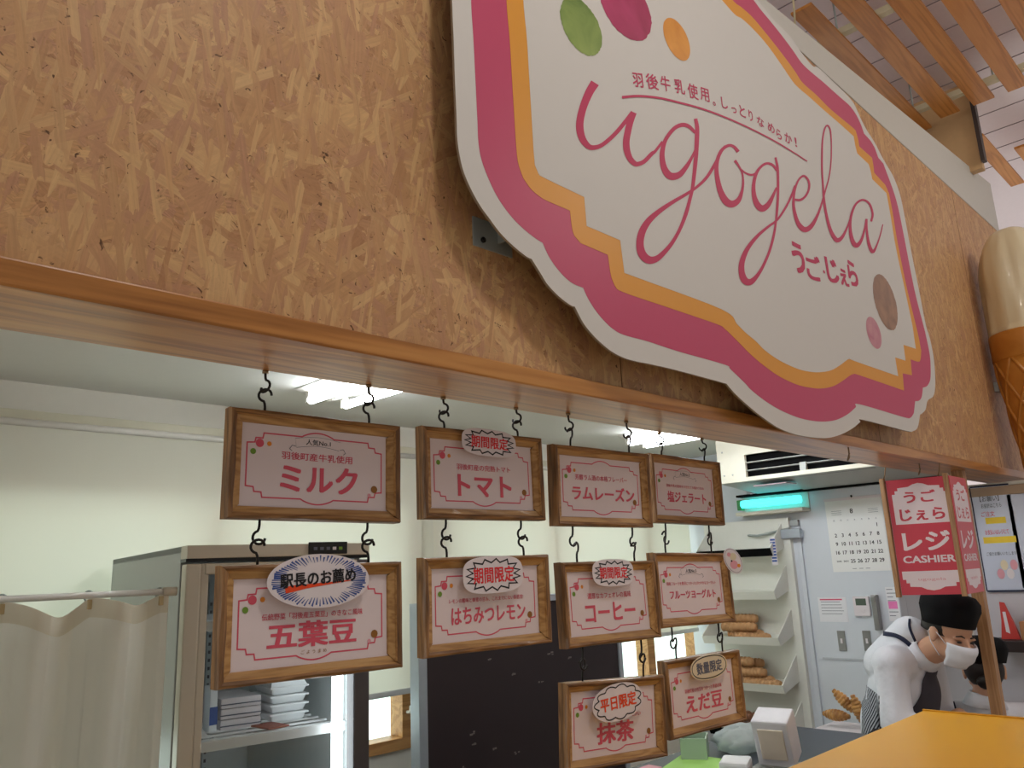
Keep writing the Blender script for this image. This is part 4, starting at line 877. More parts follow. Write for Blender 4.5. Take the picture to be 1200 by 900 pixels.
b = MB(); b.span((-hw+.045, -.01, zt-.03), (hw-.03, .05, zt), M_SILV, bev=.003); b.build('top_rail', parent=bd)
for s in (-1, 1):
    b = MB(); b.span((s*(hw-.02)-.025, -.25, 0), (s*(hw-.02)+.025, .29, .035), M_SILV, bev=.006); b.build('foot', parent=bd)

# ------------------------------------------------------------------ air conditioner, bug lamp, wall things
M_AC = plain('aircon_white', (222, 218, 202), .45, noise=.02); M_ACD = plain('aircon_dark', (10, 10, 11), .8, spec=.1); M_ACG = plain('aircon_grey', (176, 178, 174), .5)
XA = 4.62; ac = empty('air_conditioner', (XA, .8, H-.004), label='white ceiling air conditioner with black intake grille behind the beam', cat='air conditioner')
zlo = 2.10-H; y_l = onX(843, 560, XA).y-.8; y_r = -.75
b = MB(); vs = [(0, y_r, 0), (0, y_l, 0), (.56, y_l, 0), (.56, y_r, 0), (0, y_r, zlo+.02), (0, y_l, zlo+.02), (.56, y_l, zlo-.03), (.56, y_r, zlo-.03)]
g0, g1 = onX(874, 550, XA), onX(985, 535, XA); gy1, gy0 = g0.y-.8, g1.y-.8-.12; gz0, gz1 = zlo+.045, zlo+.185
b.add(vs, [[2, 3, 7, 6], [1, 2, 6, 5], [3, 0, 4, 7], [0, 3, 2, 1]], M_AC); b.add(vs, [[4, 5, 6, 7]], M_ACG)
b.span((-.004, gy1, zlo+.02), (.02, y_l, 0), M_AC); b.span((-.004, y_r, zlo+.02), (.02, gy0, 0), M_AC); b.span((-.004, gy0, zlo+.02), (.02, gy1, gz0), M_AC); b.span((-.004, gy0, gz1), (.02, gy1, 0), M_AC)
for (sy, sz) in ((.04, .05), (.04, .2), (.1, .05)): b.tube([(-.006, y_l-sy, zlo+sz+.02), (-.003, y_l-sy, zlo+sz+.02)], .006, M_ACG, 8)
b.build('housing', parent=ac)
b = MB(); b.span((.05, gy0-.05, gz0-.03), (.06, gy1+.05, gz1+.03), M_ACD); b.build('intake', parent=ac)
for k in range(2):
    b = MB(); zz = gz0+.04+.05*k; b.add([(.0, gy0, zz), (.0, gy1, zz), (.012, gy1, zz-.004), (.012, gy0, zz-.004), (.0, gy0, zz+.004), (.0, gy1, zz+.004), (.012, gy1, zz), (.012, gy0, zz)], [[0, 1, 2, 3], [4, 7, 6, 5], [0, 4, 5, 1], [3, 2, 6, 7], [0, 3, 7, 4], [1, 5, 6, 2]], M_ACG); b.build('louvre', parent=ac)
b = MB(); b.span((-.002, (gy0+gy1)/2-.03, gz0), (.02, (gy0+gy1)/2+.01, gz0+.05), M_ACG, bev=.003); b.build('swing_tab', parent=ac)
b = MB(); b.span((.5, y_r, zlo-.036), (.56, y_l-.1, zlo-.026), M_ACD); b.build('back_shadow', parent=ac)  # near-black strip standing in for the wall shadow along the back edge
b = MB(); b.span((.06, .2, zlo-.012), (.2, .42, zlo-.006), plain('pink_grey_label', (190, 160, 170), .5)); b.build('label_plate', parent=ac)

XW = XR-.012
def wallpt(px, py, x=None): return onX(px, py, XW if x is None else x)
# cyan bug lamp
p0, p1 = wallpt(868, 592, 5.1), wallpt(936, 584, 5.1); zc = (p0.z+p1.z)/2
lb = empty('insect_lamp', (XR, (p0.y+p1.y)/2, zc), label='wall insect lamp with glowing cyan tube on the right wall', cat='lamp')
hl = abs(p0.y-p1.y)/2
b = MB(); b.span((-.13, -hl-.03, -.08), (-.0, hl+.03, -.055), M_AC, bev=.004); b.span((-.02, -hl-.03, -.08), (0, hl+.03, .06), M_AC); b.span((-.10, -hl-.03, .05), (0, hl+.03, .065), M_ACD); b.build('housing', parent=lb)
b = MB(); b.tube([(-.08, -hl, .0), (-.08, hl, .0)], .026, glow('cyan_tube', (70, 226, 236), 2.6), 14); b.build('tube', parent=lb, label='glowing cyan tube')
b = MB(); b.span((-.10, hl, -.04), (-.05, hl+.03, .03), plain('green_end', (70, 150, 90), .5), bev=.004); b.build('end_cap', parent=lb)
b = MB()
for q in (.0, .12): b.tube([(-.11, hl-q, -.08), (-.11, hl-q, -.055)], .012, M_IRON, 8)
b.build('knob', parent=lb)
# white service door with closer on the right wall
d0 = wallpt(857, 615, XR).y; d1 = wallpt(941, 615, XR).y+.02; zt = wallpt(900, 612, XR).z
b = MB(); fr_m = plain('door_frame_metal', (168, 172, 172), .45, .3); b.span((XR-.016, d1, 0), (XR, d1+.03, zt), M_PANELWALL); b.span((XR-.03, d0+.1, 0), (XR, d0+.14, zt), fr_m); b.span((XR-.03, d1, zt-.04), (XR, d0+.14, zt), fr_m); b.span((XR-.014, d1+.03, .01), (XR-.002, d0+.1, zt-.04), M_PANELWALL)
do = b.build('door_1', kind='structure', label='white service door in the right wall', bevel=.003)
b = MB(); q0 = wallpt(890, 628, XR-.06); q1 = wallpt(938, 622, XR-.06); b.span((XR-.075, q1.y, q1.z-.045), (XR-.03, q1.y+.16, q1.z+.015), M_SILV, bev=.006); b.tube([(XR-.05, q1.y+.08, q1.z+.02), (XR-.09, q0.y, q0.z), (XR-.04, q0.y+.1, q0.z+.01)], .008, M_STEEL, 8); b.build('door_closer', parent=do, label='silver door closer')
# blue and white strip hanging by the rack
s0, s1 = wallpt(905, 630, 5.0), wallpt(908, 662, 5.0); b = MB(); b.span((-.002, -.02, -(s0.z-s1.z)), (.0, .02, 0), M_STICK)
for k in range(8): b.span((-.0026, -.017, -.02-(s0.z-s1.z-.02)*k/8), (-.002, .017, -.008-(s0.z-s1.z-.02)*k/8), M_BLUE)
b.build('hanging_tag', loc=(5.0, s0.y, s0.z), label='blue and white striped strip hanging beside the display rack', cat='tag')
# display rack with sloping bins of cone sleeves
M_BIN = plain('bin_white', (226, 226, 218), .4, noise=.02); M_CONE = plain('cone_brown', (186, 140, 96), .6, noise=.12, scale=60)
yr0, yr1 = 1.30, 1.86
rk = empty('display_rack', (XR-.03, yr0, 0), label='white display rack of sloping bins on the right wall below the insect lamp', cat='rack')
b = MB(); b.span((-.02, -.05, .3), (.02, yr1-yr0+.04, 1.9), M_BIN); b.build('back_panel', parent=rk)
tiers = (1.66, 1.385, 1.10, .815, .53)
for i, zz in enumerate(tiers):
    b = MB(); L = yr1-yr0; dp = .17+.012*i; drop = .05; hh = .205
    pts = lambda y: [(-.02, y, zz+drop), (-.02-dp, y, zz), (-.02-dp-.025, y, zz+.045), (-.02, y, zz+hh)]
    for y in (0.0, L-.008):
        a_ = pts(y); c_ = pts(y+.008); b.add(a_+c_, [[0, 1, 2, 3], [7, 6, 5, 4], [0, 4, 5, 1], [1, 5, 6, 2], [2, 6, 7, 3], [3, 7, 4, 0]], M_BIN)
    b.add([(-.02, 0, zz+drop), (-.02-dp, 0, zz), (-.02-dp, L, zz), (-.02, L, zz+drop), (-.02, 0, zz+drop-.006), (-.02-dp, 0, zz-.006), (-.02-dp, L, zz-.006), (-.02, L, zz+drop-.006)], [[0, 1, 2, 3], [4, 7, 6, 5], [0, 4, 5, 1], [1, 5, 6, 2], [2, 6, 7, 3], [3, 7, 4, 0]], M_BIN)
    b.add([(-.02-dp, 0, zz-.006), (-.02-dp-.025, 0, zz+.045), (-.02-dp-.025, L, zz+.045), (-.02-dp, L, zz-.006), (-.014-dp, 0, zz-.006), (-.014-dp-.025, 0, zz+.045), (-.014-dp-.025, L, zz+.045), (-.014-dp, L, zz-.006)], [[0, 1, 2, 3], [4, 7, 6, 5], [0, 4, 5, 1], [1, 5, 6, 2], [2, 6, 7, 3], [3, 7, 4, 0]], M_ACD if i in (0, 4) else M_BIN)
    b.build('bin', parent=rk, label=('white sloping bin with black lip' if i in (0, 4) else None))
def sleeve(y, z, x, lab, n=9, L=.24):
    b = MB(); prof = []
    for k in range(n): z0 = L*k/n; prof += [(.028, z0), (.031, z0+L/n*.15), (.031, z0+L/n*.5), (.0275, z0+L/n*.55)]
    prof += [(.027, L), (.024, L+.008), (.010, L+.014)]
    b.lathe(prof, M_CONE, 18, Matrix.Rotation(PI/2, 4, 'X')); b.build('cone_sleeve', loc=(x, y, z), label=lab, cat='ice cream cones', group='sleeves of ice cream cones in the rack')
base = XR-.05
for k, (dz, dx, dy) in enumerate(((.036, -.135, .02), (.052, -.075, .10), (.098, -.10, .13), (.150, -.06, .14))):
    sleeve(1.36+.27+dy, tiers[2]+dz, base+dx, '%s sleeve of brown ice cream cones in the middle bin of the rack' % ('front', 'second', 'third', 'topmost')[k])
for k, (dz, dx, dy) in enumerate(((.036, -.150, -.02), (.050, -.088, .06), (.100, -.11, .10), (.152, -.06, .14), (.165, -.12, .18))):
    sleeve(1.34+.28+dy, tiers[3]+dz, base+dx, '%s sleeve of brown ice cream cones in the fourth bin of the rack' % ('front', 'second', 'third', 'fourth', 'topmost')[k])
for k in range(9):
    b = MB(); rr = random.Random(k); b.ell((0, 0, 0), (.045, .05, .035), water('snack_brown', (110, 70, 50), (170, 120, 90), 40) if k == 0 else bpy.data.materials['snack_brown'], None, 14, lambda p, q: q*(1+.12*math.sin(5*p.x+k)*math.cos(7*p.y)))
    b.build('brown_packet', loc=(base-.10-.03*(k % 2), 1.37+.052*k, tiers[4]+.085+.012*(k % 3)), label='brown wrapped packet heaped in the lowest bin of the rack', cat='packet', group='brown packets in the lowest bin')

# calendar
cal = empty('wall_calendar', label='large white wall calendar hanging on the right wall', cat='calendar')
q = [wallpt(*p) for p in ((966.7, 587), (1034, 579), (1043, 668), (976.7, 671))]
cy0, cy1 = (q[0].y+q[3].y)/2, (q[1].y+q[2].y)/2; cz1 = (q[0].z+q[1].z)/2; cz0 = (q[2].z+q[3].z)/2; cw, chh = cy0-cy1, cz1-cz0
cal.location = (XW, (cy0+cy1)/2, cz0)
Mc = Matrix.Rotation(-PI/2, 4, 'Z')       # local x to the reader's right, facing -X
b = MB(); b.span((-cw/2, -.004, 0), (cw/2, 0, chh), plain('calendar_paper', (236, 236, 234), .6, noise=.01), Mc)
dk = M_GREYTX
def ct(s, u, v, w_, h_, bold=.0, mat=None): b.text(s, -cw/2+u*cw, chh*(1-v), w_*cw, h_*chh, mat or dk, Mc, -.0045, bold, fit=False)
ct('8', .46, .18, .1, .065, .02, M_BLACK)
for r_ in range(3): b.span((-cw*.40, -.0046, chh*(.83-.025*r_)), (-cw*.22, -.004, chh*(.834-.025*r_)), M_STICK if False else dk, Mc) if r_ < 3 else None
for r_ in range(3): b.span((cw*.25, -.0046, chh*(.83-.025*r_)), (cw*.42, -.004, chh*(.834-.025*r_)), dk, Mc)
for k, wd in enumerate(('日', '月', '火', '水', '木', '金', '土')): ct(wd, .13+.123*k, .30, .03, .025)
day = 1
for r_ in range(5):
    for k in range(7):
        if r_ == 0 and k < 6: continue
        n_ = 1 if r_ == 0 else 2+7*(r_-1)+k
        s_ = str(n_)
        if r_ == 4 and k < 2: s_ = ('23/30', '24/31')[k]
        ct(s_, .13+.123*k, .385+.118*r_, .085, .05 if '/' not in s_ else .035, .02, M_BLACK)
ct('ー ー ー', .5, .96, .3, .01)
b.build('sheet', parent=cal)
b = MB(); b.span((-cw/2-.004, -.008, chh-.012), (cw/2+.004, 0, chh+.006), M_STICK, Mc, bev=.002); b.build('binding', parent=cal)
b = MB(); b.tube([Mc@Vector((0, -.004, chh+.004)), Mc@Vector((0, -.012, chh+.014))], .006, M_IRON, 8); b.build('hook', parent=cal)

def wall_item(name, px, label, cat, th, mat, deco=None, x=None):
    """flat thing on the right wall between two photo corners"""
    a = wallpt(px[0], px[1], x); c_ = wallpt(px[2], px[3], x); w_ = abs(a.y-c_.y); hh = abs(a.z-c_.z); X = XW if x is None else x
    b = MB(); b.span((-w_/2, -th, -hh/2), (w_/2, 0, hh/2), mat, Mc, bev=min(.004, th*.3))
    o = b.build(name, loc=(X, (a.y+c_.y)/2, (a.z+c_.z)/2), label=label, cat=cat)
    if deco: deco(o, w_, hh, th)
    return o
def part(o, nm, lo, hi, mat, bev=0, label=None):
    b = MB(); b.span(lo, hi, mat, Mc, bev=bev); return b.build(nm, parent=o, label=label)
M_PAPER = plain('notice_paper', (232, 232, 236), .7, noise=.01); M_PLATE = plain('switch_steel', (150, 148, 146), .35, .6); M_PINK = plain('highlighter_pink', (238, 130, 190), .6); M_HYEL = plain('highlighter_yellow', (238, 206, 60), .6)
def lines(o, w_, hh, th, n, head=None, x0=-.4, x1=.4, top=.3, step=.12):
    b = MB(); rr = random.Random(n)
    if head: b.span((-w_*.42, -th-.0008, hh*.38), (w_*.36, -th, hh*.43), head, Mc)
    for k in range(n):
        z = hh*(top-step*k); b.span((w_*x0, -th-.0006, z), (w_*(x0+(x1-x0)*(.6+.4*rr.random())), -th, z+hh*.018), M_GREYTX, Mc)
    b.build('printing', parent=o)
wall_item('notice_sheet', (958, 700, 995, 729), 'white notice sheet with a pink heading on the wall below the calendar', 'notice', .002, M_PAPER, lambda o, w_, h_, th: lines(o, w_, h_, th, 5, plain('pink_heading', (220, 90, 120), .6)))
def thermo(o, w_, h_, th):
    part(o, 'display', (-w_*.32, -th-.001, h_*.05), (w_*.32, -th, h_*.40), plain('lcd_grey', (84, 96, 84), .3)); part(o, 'button', (-w_*.2, -th-.003, -h_*.3), (w_*.2, -th, -h_*.15), M_STICK, .001)
wall_item('thermostat', (1000, 699, 1022, 722), 'small white wall controller with a grey display beside the handset', 'controller', .02, M_STICK, thermo)
wall_item('intercom_handset', (1023, 697, 1035, 738), 'tall grey handset on the wall beside the white controller', 'handset', .045, M_PLATE, lambda o, w_, h_, th: part(o, 'earpiece', (-w_*.4, -th-.012, h_*.3), (w_*.4, -th, h_*.46), M_PLATE, .004))
def note(o, w_, h_, th):
    part(o, 'highlight', (-w_*.4, -th-.0008, -h_*.14), (w_*.4, -th, h_*.08), M_PINK, 0, 'pink highlighter mark'); lines(o, w_, h_, th, 8, None, -.4, .4, .42, .11)
wall_item('paper_note', (1037, 688, 1056, 728), 'narrow paper note with a pink highlighted line right of the handset', 'note', .002, M_PAPER, note)
sw = lambda o, w_, h_, th: part(o, 'rocker', (-w_*.14, -th-.004, -h_*.12), (w_*.14, -th, h_*.12), M_STICK, .001)
wall_item('switch_plate', (981, 739, 993, 763), 'left steel switch plate on the right wall below the notice sheet', 'switch', .008, M_PLATE, sw)
wall_item('switch_plate', (1010.5, 739, 1023, 763), 'right steel switch plate on the right wall, partly behind the bending person', 'switch', .008, M_PLATE, sw)

# notices at the far right, on the recess wall
YR = .615
def rec_item(name, px, label, cat, mat, th=.004):
    P = [onY(p[0], p[1], YR) for p in px]; x0 = min(p.x for p in P); x1 = max(p.x for p in P); z0 = min(p.z for p in P[2:]) if len(P) > 2 else min(p.z for p in P); z1 = max(p.z for p in P)
    return x0, x1, z0, z1
XN = 5.45
def side_board(name, px, label, cat, mat, frame=None, th=.006):
    """a sheet facing -X standing on the plane x = XN"""
    P = [onX(p[0], p[1], XN) for p in px]; y0 = max(P[0].y, P[3].y); y1 = min(P[1].y, P[2].y); z1 = (P[0].z+P[1].z)/2; z0 = (P[2].z+P[3].z)/2
    w_, h_ = y0-y1, z1-z0; b = MB(); b.span((-w_/2, -th, 0), (w_/2, 0, h_), mat, Mc)
    o = b.build(name, loc=(XN, (y0+y1)/2, z0), label=label, cat=cat)
    if frame:
        b = MB(); b.span((-w_/2, -th-.004, h_-.004), (w_/2, -th, h_+.005), frame, Mc); b.span((-w_/2, -th-.004, -.005), (w_/2, -th, .006), frame, Mc); b.span((-w_/2-.004, -th-.004, 0), (-w_/2+.001, -th, h_), frame, Mc); b.build('rim', parent=o, label='dark blue rim')
    return o, w_, h_, th
M_HAZE = plain('laminated_sheet', (200, 206, 224), .25, noise=.01, spec=.6)
nb, w_, h_, th = side_board('notice_board', ((1136, 566), (1183, 573), (1198, 688), (1163, 697)), 'pale blue laminated notice with yellow highlighted lines right of the wooden post', 'notice', M_HAZE, M_NAVY)
b = MB()
def bl(s, u, v, wd, ht, mat=M_GREYTX, bold=.01): b.text(s, -w_/2+u*w_, h_*(1-v), wd*w_, ht*h_, mat, Mc, -th-.0012, bold)
bl('【お願い】', .45, .12, .5, .06, M_GREYTX); bl('お会計はこちら', .47, .19, .52, .045)
for (v, u0, u1) in ((.335, .26, .78), (.52, .12, .95)): b.span((-w_/2+u0*w_, -th-.0008, h_*(1-v-.03)), (-w_/2+u1*w_, -th, h_*(1-v+.03)), M_HYEL, Mc)
bl('ご注文', .35, .27, .35, .05, M_ROSE); bl('お支払いはレジにて', .5, .445, .6, .05, M_ROSE); bl('ご協力お願いいたします', .52, .65, .76, .035)
for k, mt in enumerate((M_PALEPK, M_CREAMST, M_STICK, M_PALEPK)): 
    c__ = [(-w_/2+(.42+.12*k)*w_+.02*math.cos(2*PI*q/12), h_*.16+.05*(k % 2)+.03*math.sin(2*PI*q/12)) for q in range(12)]; b.poly(c__, mt, Mc, -th-.001)
b.build('printing', parent=nb)
# the board's stand: a partition carrying the notices
b = MB(); y_a = onX(1130, 700, XN).y; y_b = -.34; zt = ZB-.03
b.span((XN+.006, y_b, .72), (XN+.02, y_a, zt), plain('clear_grey_panel', (196, 192, 198), .3, noise=.01, spec=.6)); pt = b.build('partition_panel', label='pale partition panel behind the notices at the right edge', cat='partition')
b = MB(); b.span((XN-.005, y_b, zt-.02), (XN+.03, y_a+.02, zt), M_TRIM, bev=.003); b.span((XN-.008, y_b, zt-.075), (XN+.008, y_a+.02, zt-.022), plain('tan_strip', (172, 146, 122), .5)); b.build('top_rail', parent=pt)
for yq in (y_b+.02, y_a): b = MB(); b.span((XN, yq-.02, 0), (XN+.03, yq, zt-.02), M_TRIM); b.build('upright', parent=pt)
sp, w_, h_, th = side_board('pale_poster', ((1186, 576), (1215, 581), (1222, 690), (1199, 688)), 'blank pale poster at the far right beside the laminated notice', 'poster', M_HAZE)
# dark shelf with a red packet at the far right
s0 = onX(1186, 752, XN-.02); b = MB(); b.span((-.2, -.16, -.06), (0, .10, 0), plain('dark_shelf', (50, 40, 40), .5), bev=.004); b.build('shelf', loc=(XN-.0, s0.y-.03, s0.z+.02), label='small dark brown shelf at the right edge behind the post', cat='shelf')
p_ = onX(1186, 750, XN-.1); pk = MB(); pk.add([(-.05, 0, 0), (.045, 0, .0), (.03, 0, .07), (-.005, 0, .20), (-.03, 0, .205), (-.035, 0, .1), (-.05, .03, 0), (.045, .03, .0), (.03, .025, .07), (-.005, .006, .20), (-.03, .006, .205), (-.035, .025, .1)],
     [[0, 1, 2, 3, 4, 5], [11, 10, 9, 8, 7, 6]]+[[i, (i+1) % 6, 6+(i+1) % 6, 6+i] for i in range(6)], plain('red_packet', (200, 66, 60), .4), Mc); pk.add([(-.02, -.001, .04), (.0, -.001, .03), (-.006, -.001, .15), (-.022, -.001, .15)], [[0, 1, 2, 3]], M_STICK, Mc)
pk.build('snack_packet', loc=(XN-.1, s0.y-.02, s0.z+.021), label='tall red and white packet standing on the dark shelf at the right edge', cat='packet')
b = MB(); b.box((0, 0, .05), (.09, .09, .10), plain('kraft_box', (176, 124, 86), .7), bev=.004); b.span((-.046, -.005, .0), (-.045, .005, .10), M_CREAMST); b.build('carton', loc=(XN-.09, s0.y-.125, s0.z+.02), label='small brown carton beside the red packet', cat='box')

# ------------------------------------------------------------------ kitchen worktop and things on it
M_DKTOP = plain('dark_worktop', (52, 56, 70), .35, noise=.1)
wk = empty('worktop', (2.6, .4, 0), label='dark kitchen worktop behind the hatch below the green soybean sign', cat='worktop')
b = MB(); b.span((-1.2, -.33, .855), (1.05, .33, .885), M_DKTOP, bev=.003); b.build('top', parent=wk)
b = MB(); b.span((-1.15, -.28, .08), (1.0, .31, .855), M_PLATE); b.build('cabinet', parent=wk)
b = MB(); b.span((-1.1, -.24, 0), (.96, .27, .08), M_IRON); b.build('plinth', parent=wk)
ZK = .885
g = [onZ(*p, ZK) for p in ((755, 915), (800, 884), (868, 892), (838, 930))]
b = MB(); n4 = [Vector((p.x-g[0].x, p.y-g[0].y, 0)) for p in g]; b.add(n4+[v+Vector((0, 0, .002)) for v in n4], [[3, 2, 1, 0], [4, 5, 6, 7], [0, 1, 5, 4], [1, 2, 6, 5], [2, 3, 7, 6], [3, 0, 4, 7]], plain('lime_sheet', (164, 214, 110), .6)); b.build('green_sheet', loc=(g[0].x, g[0].y, ZK), label='lime green sheet lying on the dark worktop', cat='sheet')
gp = onZ(817, 887, ZK+.004); b = MB(); acr = glass('green_acrylic', (170, 200, 176))
yawg = .5; gx = MB(); Mg = Matrix.Rotation(yawg, 4, 'Z')
acm = plain('frosted_green', (170, 190, 170), .25, noise=.02, spec=.6)
for lo, hi in (((-.065, -.05, 0), (.065, .05, .006)), ((-.065, -.05, .006), (-.060, .05, .075)), ((.060, -.05, .006), (.065, .05, .075)), ((-.06, -.05, .006), (.06, -.045, .075)), ((-.06, .045, .006), (.06, .05, .075))): gx.span(lo, hi, acm, Mg)
gx.span((-.06, -.045, .006), (.06, .045, .02), plain('green_base', (96, 160, 70), .4), Mg)
gx.build('green_tray', loc=(gp.x+.02, gp.y+.02, ZK+.002), label='frosted green box standing on the lime green sheet', cat='box')
p = onZ(772, 893, ZK+.02); b = MB(); b.span((-.05, -.03, 0), (.05, .03, .02), M_PALEPK, bev=.003); b.span((-.03, -.0306, .004), (.03, -.03, .016), M_ROSE); b.build('pink_card', loc=(p.x-.1, p.y-.02, ZK), label='small pink printed pack in front of the green sheet', cat='pack')
# white dispenser with sloping top
p = onZ(930, 900, 1.0)
dq = onZ(925, 905, ZK)
dp = empty('paper_dispenser', (dq.x, dq.y+.03, ZK), (0, 0, .2), label='white and grey leaning box-shaped dispenser beside the yellow counter edge', cat='dispenser')
Md = Matrix.Rotation(-.32, 4, 'Y')
b = MB(); b.box((.02, .0, .118), (.11, .13, .165), plain('dispenser_grey', (216, 216, 222), .4), Md, bev=.006); b.build('body', parent=dp)
b = MB(); b.box((.077, 0, .118), (.006, .09, .11), plain('dispenser_cream', (216, 204, 186), .5), Md, bev=.002); b.box((-.037, 0, .118), (.006, .09, .11), bpy.data.materials['dispenser_cream'], Md, bev=.002); b.build('front_flap', parent=dp, label='cream panels of the dispenser')
b = MB(); b.box((-.0, 0, .01), (.15, .17, .02), M_PLATE, bev=.003); b.build('base', parent=dp)
b = MB(); b.box((0, 0, .03), (.13, .10, .06), M_TRAY, bev=.01); b.span((-.05, -.0505, .012), (.05, -.05, .045), M_STICK); p = onZ(893, 893, ZK+.03); b.build('white_box', loc=(p.x-.13, p.y+.03, ZK), rot=(0, 0, .4), label='small white box on the worktop left of the dispenser', cat='box')
p = onZ(868, 868, ZK+.04); b = MB(); bagm = translucent('clear_bag', (226, 236, 236), .5, .2)
b.ell((0, 0, .045), (.12, .09, .05), bagm, None, 28, lambda p_, q: Vector((q.x*(1+.14*math.sin(9*p_.y+4*p_.z)+.08*math.sin(17*p_.z+9*p_.y)), q.y*(1+.16*math.sin(8*p_.x)+.1*math.sin(19*p_.x+7*p_.z)), max(-.045, q.z*(1+.25*math.sin(7*p_.x+5*p_.y))))))
b.build('plastic_bag', loc=(p.x, p.y, ZK), label='crumpled clear plastic bag on the worktop under the rack', cat='bag')
# ribbed golden rolls on a stand behind the bending person
M_ROLL = water('roll_gold', (140, 88, 40), (206, 152, 84), 30)
stz = wallpt(985, 852, 4.85); b = MB(); b.span((-.14, -.16, -.02), (.14, .14, 0), M_STICK, bev=.004); b.span((-.12, -.14, -(stz.z-.015)), (.12, .12, -.02), M_PLATE); b.build('side_table', loc=(4.9, stz.y-.02, stz.z-.005), label='small table by the right wall carrying golden ribbed rolls', cat='table')
for k, (px, py, rot, lab) in enumerate(((980, 838, .2, 'golden ribbed roll lying at the front of the pile behind the person'), (990, 822, 1.0, 'golden ribbed roll leaning at the top of the pile behind the person'), (1006, 832, 1.5, 'golden ribbed roll at the right of the pile behind the person'))):
    p = wallpt(px, py, 4.85); b = MB(); prof = []
    for q in range(9): r_ = .034*math.sin(PI*(q+.7)/9.4)**.6; z_ = -.085+.17*q/9; prof += [(r_*.85, z_), (r_, z_+.006), (r_, z_+.012), (r_*.86, z_+.018)]
    b.lathe(prof, M_ROLL, 20, Matrix.Rotation(PI/2, 4, 'X')); b.build('bread_roll', loc=(p.x, p.y, p.z), rot=(rot-.2, 0, .3*k-.15), label=lab, cat='bread roll', group='ribbed golden rolls on the side table')

# ------------------------------------------------------------------ people
def fuse(name, prims, voxel, mats, smooth=6, parent=None):
    """prims: ('c', p0, r0, p1, r1) tapered capsule or ('e', centre, radii, Matrix) ellipsoid; fused into one continuous surface"""
    bm = MB(); m0 = mats[0]
    for p in prims:
        if p[0] == 'c':
            a, ra, c, rc = Vector(p[1]), p[2], Vector(p[3]), p[4]; dirv = (c-a); L = dirv.length; dirv = dirv.normalized(); pts = []; rs = []
            for k in range(6): t = PI/2*k/5; pts.append(a-dirv*ra*math.cos(t)); rs.append(max(ra*math.sin(t), .0008))
            for k in range(1, 6): pts.append(a+dirv*L*k/6); rs.append(ra+(rc-ra)*k/6)
            for k in range(6): t = PI/2*k/5; pts.append(c+dirv*rc*math.sin(t)); rs.append(max(rc*math.cos(t), .0008))
            bm.tube(pts, rs, m0, 16)
        else: bm.ell((0, 0, 0), p[2], m0, Matrix.Translation(p[1])@(p[3] if len(p) > 3 else Matrix.Identity(4)), 24)
    o = bm.build(name, parent=parent)
    r = o.modifiers.new('remesh', 'REMESH'); r.mode = 'VOXEL'; r.voxel_size = voxel; r.use_smooth_shade = True
    s = o.modifiers.new('smooth', 'SMOOTH'); s.factor = .5; s.iterations = smooth
    me = bpy.data.meshes.new_from_object(o.evaluated_get(bpy.context.evaluated_depsgraph_get()))
    o.modifiers.clear(); o.data = me; me.materials.clear(); me.materials.append(m0)
    me.polygons.foreach_set('use_smooth', [True]*len(me.polygons))
    return o
def hand(wrist, d, up, side):
    """palm and five fingers, slightly curled"""
    wrist = Vector(wrist); d = Vector(d).normalized(); up = Vector(up); up = (up-d*up.dot(d)).normalized(); sd = d.cross(up)*side; P = []
    palm = wrist+d*.045
    P += [('c', wrist, .024, wrist+d*.03, .026)]
    for k, (off, L) in enumerate(((-.030, .070), (-.010, .080), (.010, .075), (.029, .058))):
        b0 = wrist+d*.085+sd*off; P.append(('c', wrist+d*.02+sd*off*.6, .014, b0, .0115)); m1 = b0+d*L*.5-up*.008; m2 = m1+d*L*.35-up*.022
        P.append(('c', b0, .0095, m1, .0088)); P.append(('c', m1, .0088, m2, .0075))
    t0 = wrist+d*.03-sd*.03; t1 = t0+d*.035-sd*.022-up*.006; P.append(('c', wrist+d*.015-sd*.015, .015, t0, .0125)); P.append(('c', t0, .0125, t1, .0105)); P.append(('c', t1, .0105, t1+d*.028-sd*.006-up*.008, .0085))
    return P
def basis(fwd, up):
    f = Vector(fwd).normalized(); u = Vector(up); u = (u-f*u.dot(f)).normalized(); r = f.cross(u); M = Matrix.Identity(4)
    for j in range(3): M[j][0] = r[j]; M[j][1] = f[j]; M[j][2] = u[j]
    return M
def head_prims(c, B, s=1.0):
    T = lambda x, y, z: Vector(c)+(B.to_3x3()@Vector((x, y, z)))*s
    P = [('e', T(0, -.012, .03), (.078*s, .096*s, .092*s), B), ('e', T(0, .022, -.035), (.062*s, .070*s, .080*s), B), ('e', T(0, .050, -.088), (.030*s, .026*s, .022*s), B),
         ('c', T(0, .088, -.005), .009*s, T(0, .106, -.034), .0125*s), ('e', T(0, .092, -.068), (.022*s, .009*s, .010*s), B), ('e', T(-.036, .072, .004), (.024*s, .012*s, .008*s), B), ('e', T(.036, .072, .004), (.024*s, .012*s, .008*s), B),
         ('e', T(-.045, .06, -.035), (.022*s, .02*s, .02*s), B), ('e', T(.045, .06, -.035), (.022*s, .02*s, .02*s), B)]
    for sd in (-1, 1): P += [('e', T(sd*.079, -.004, -.010), (.010*s, .019*s, .031*s), B), ('e', T(sd*.083, -.010, .006), (.007*s, .018*s, .018*s), B)]
    return P, T
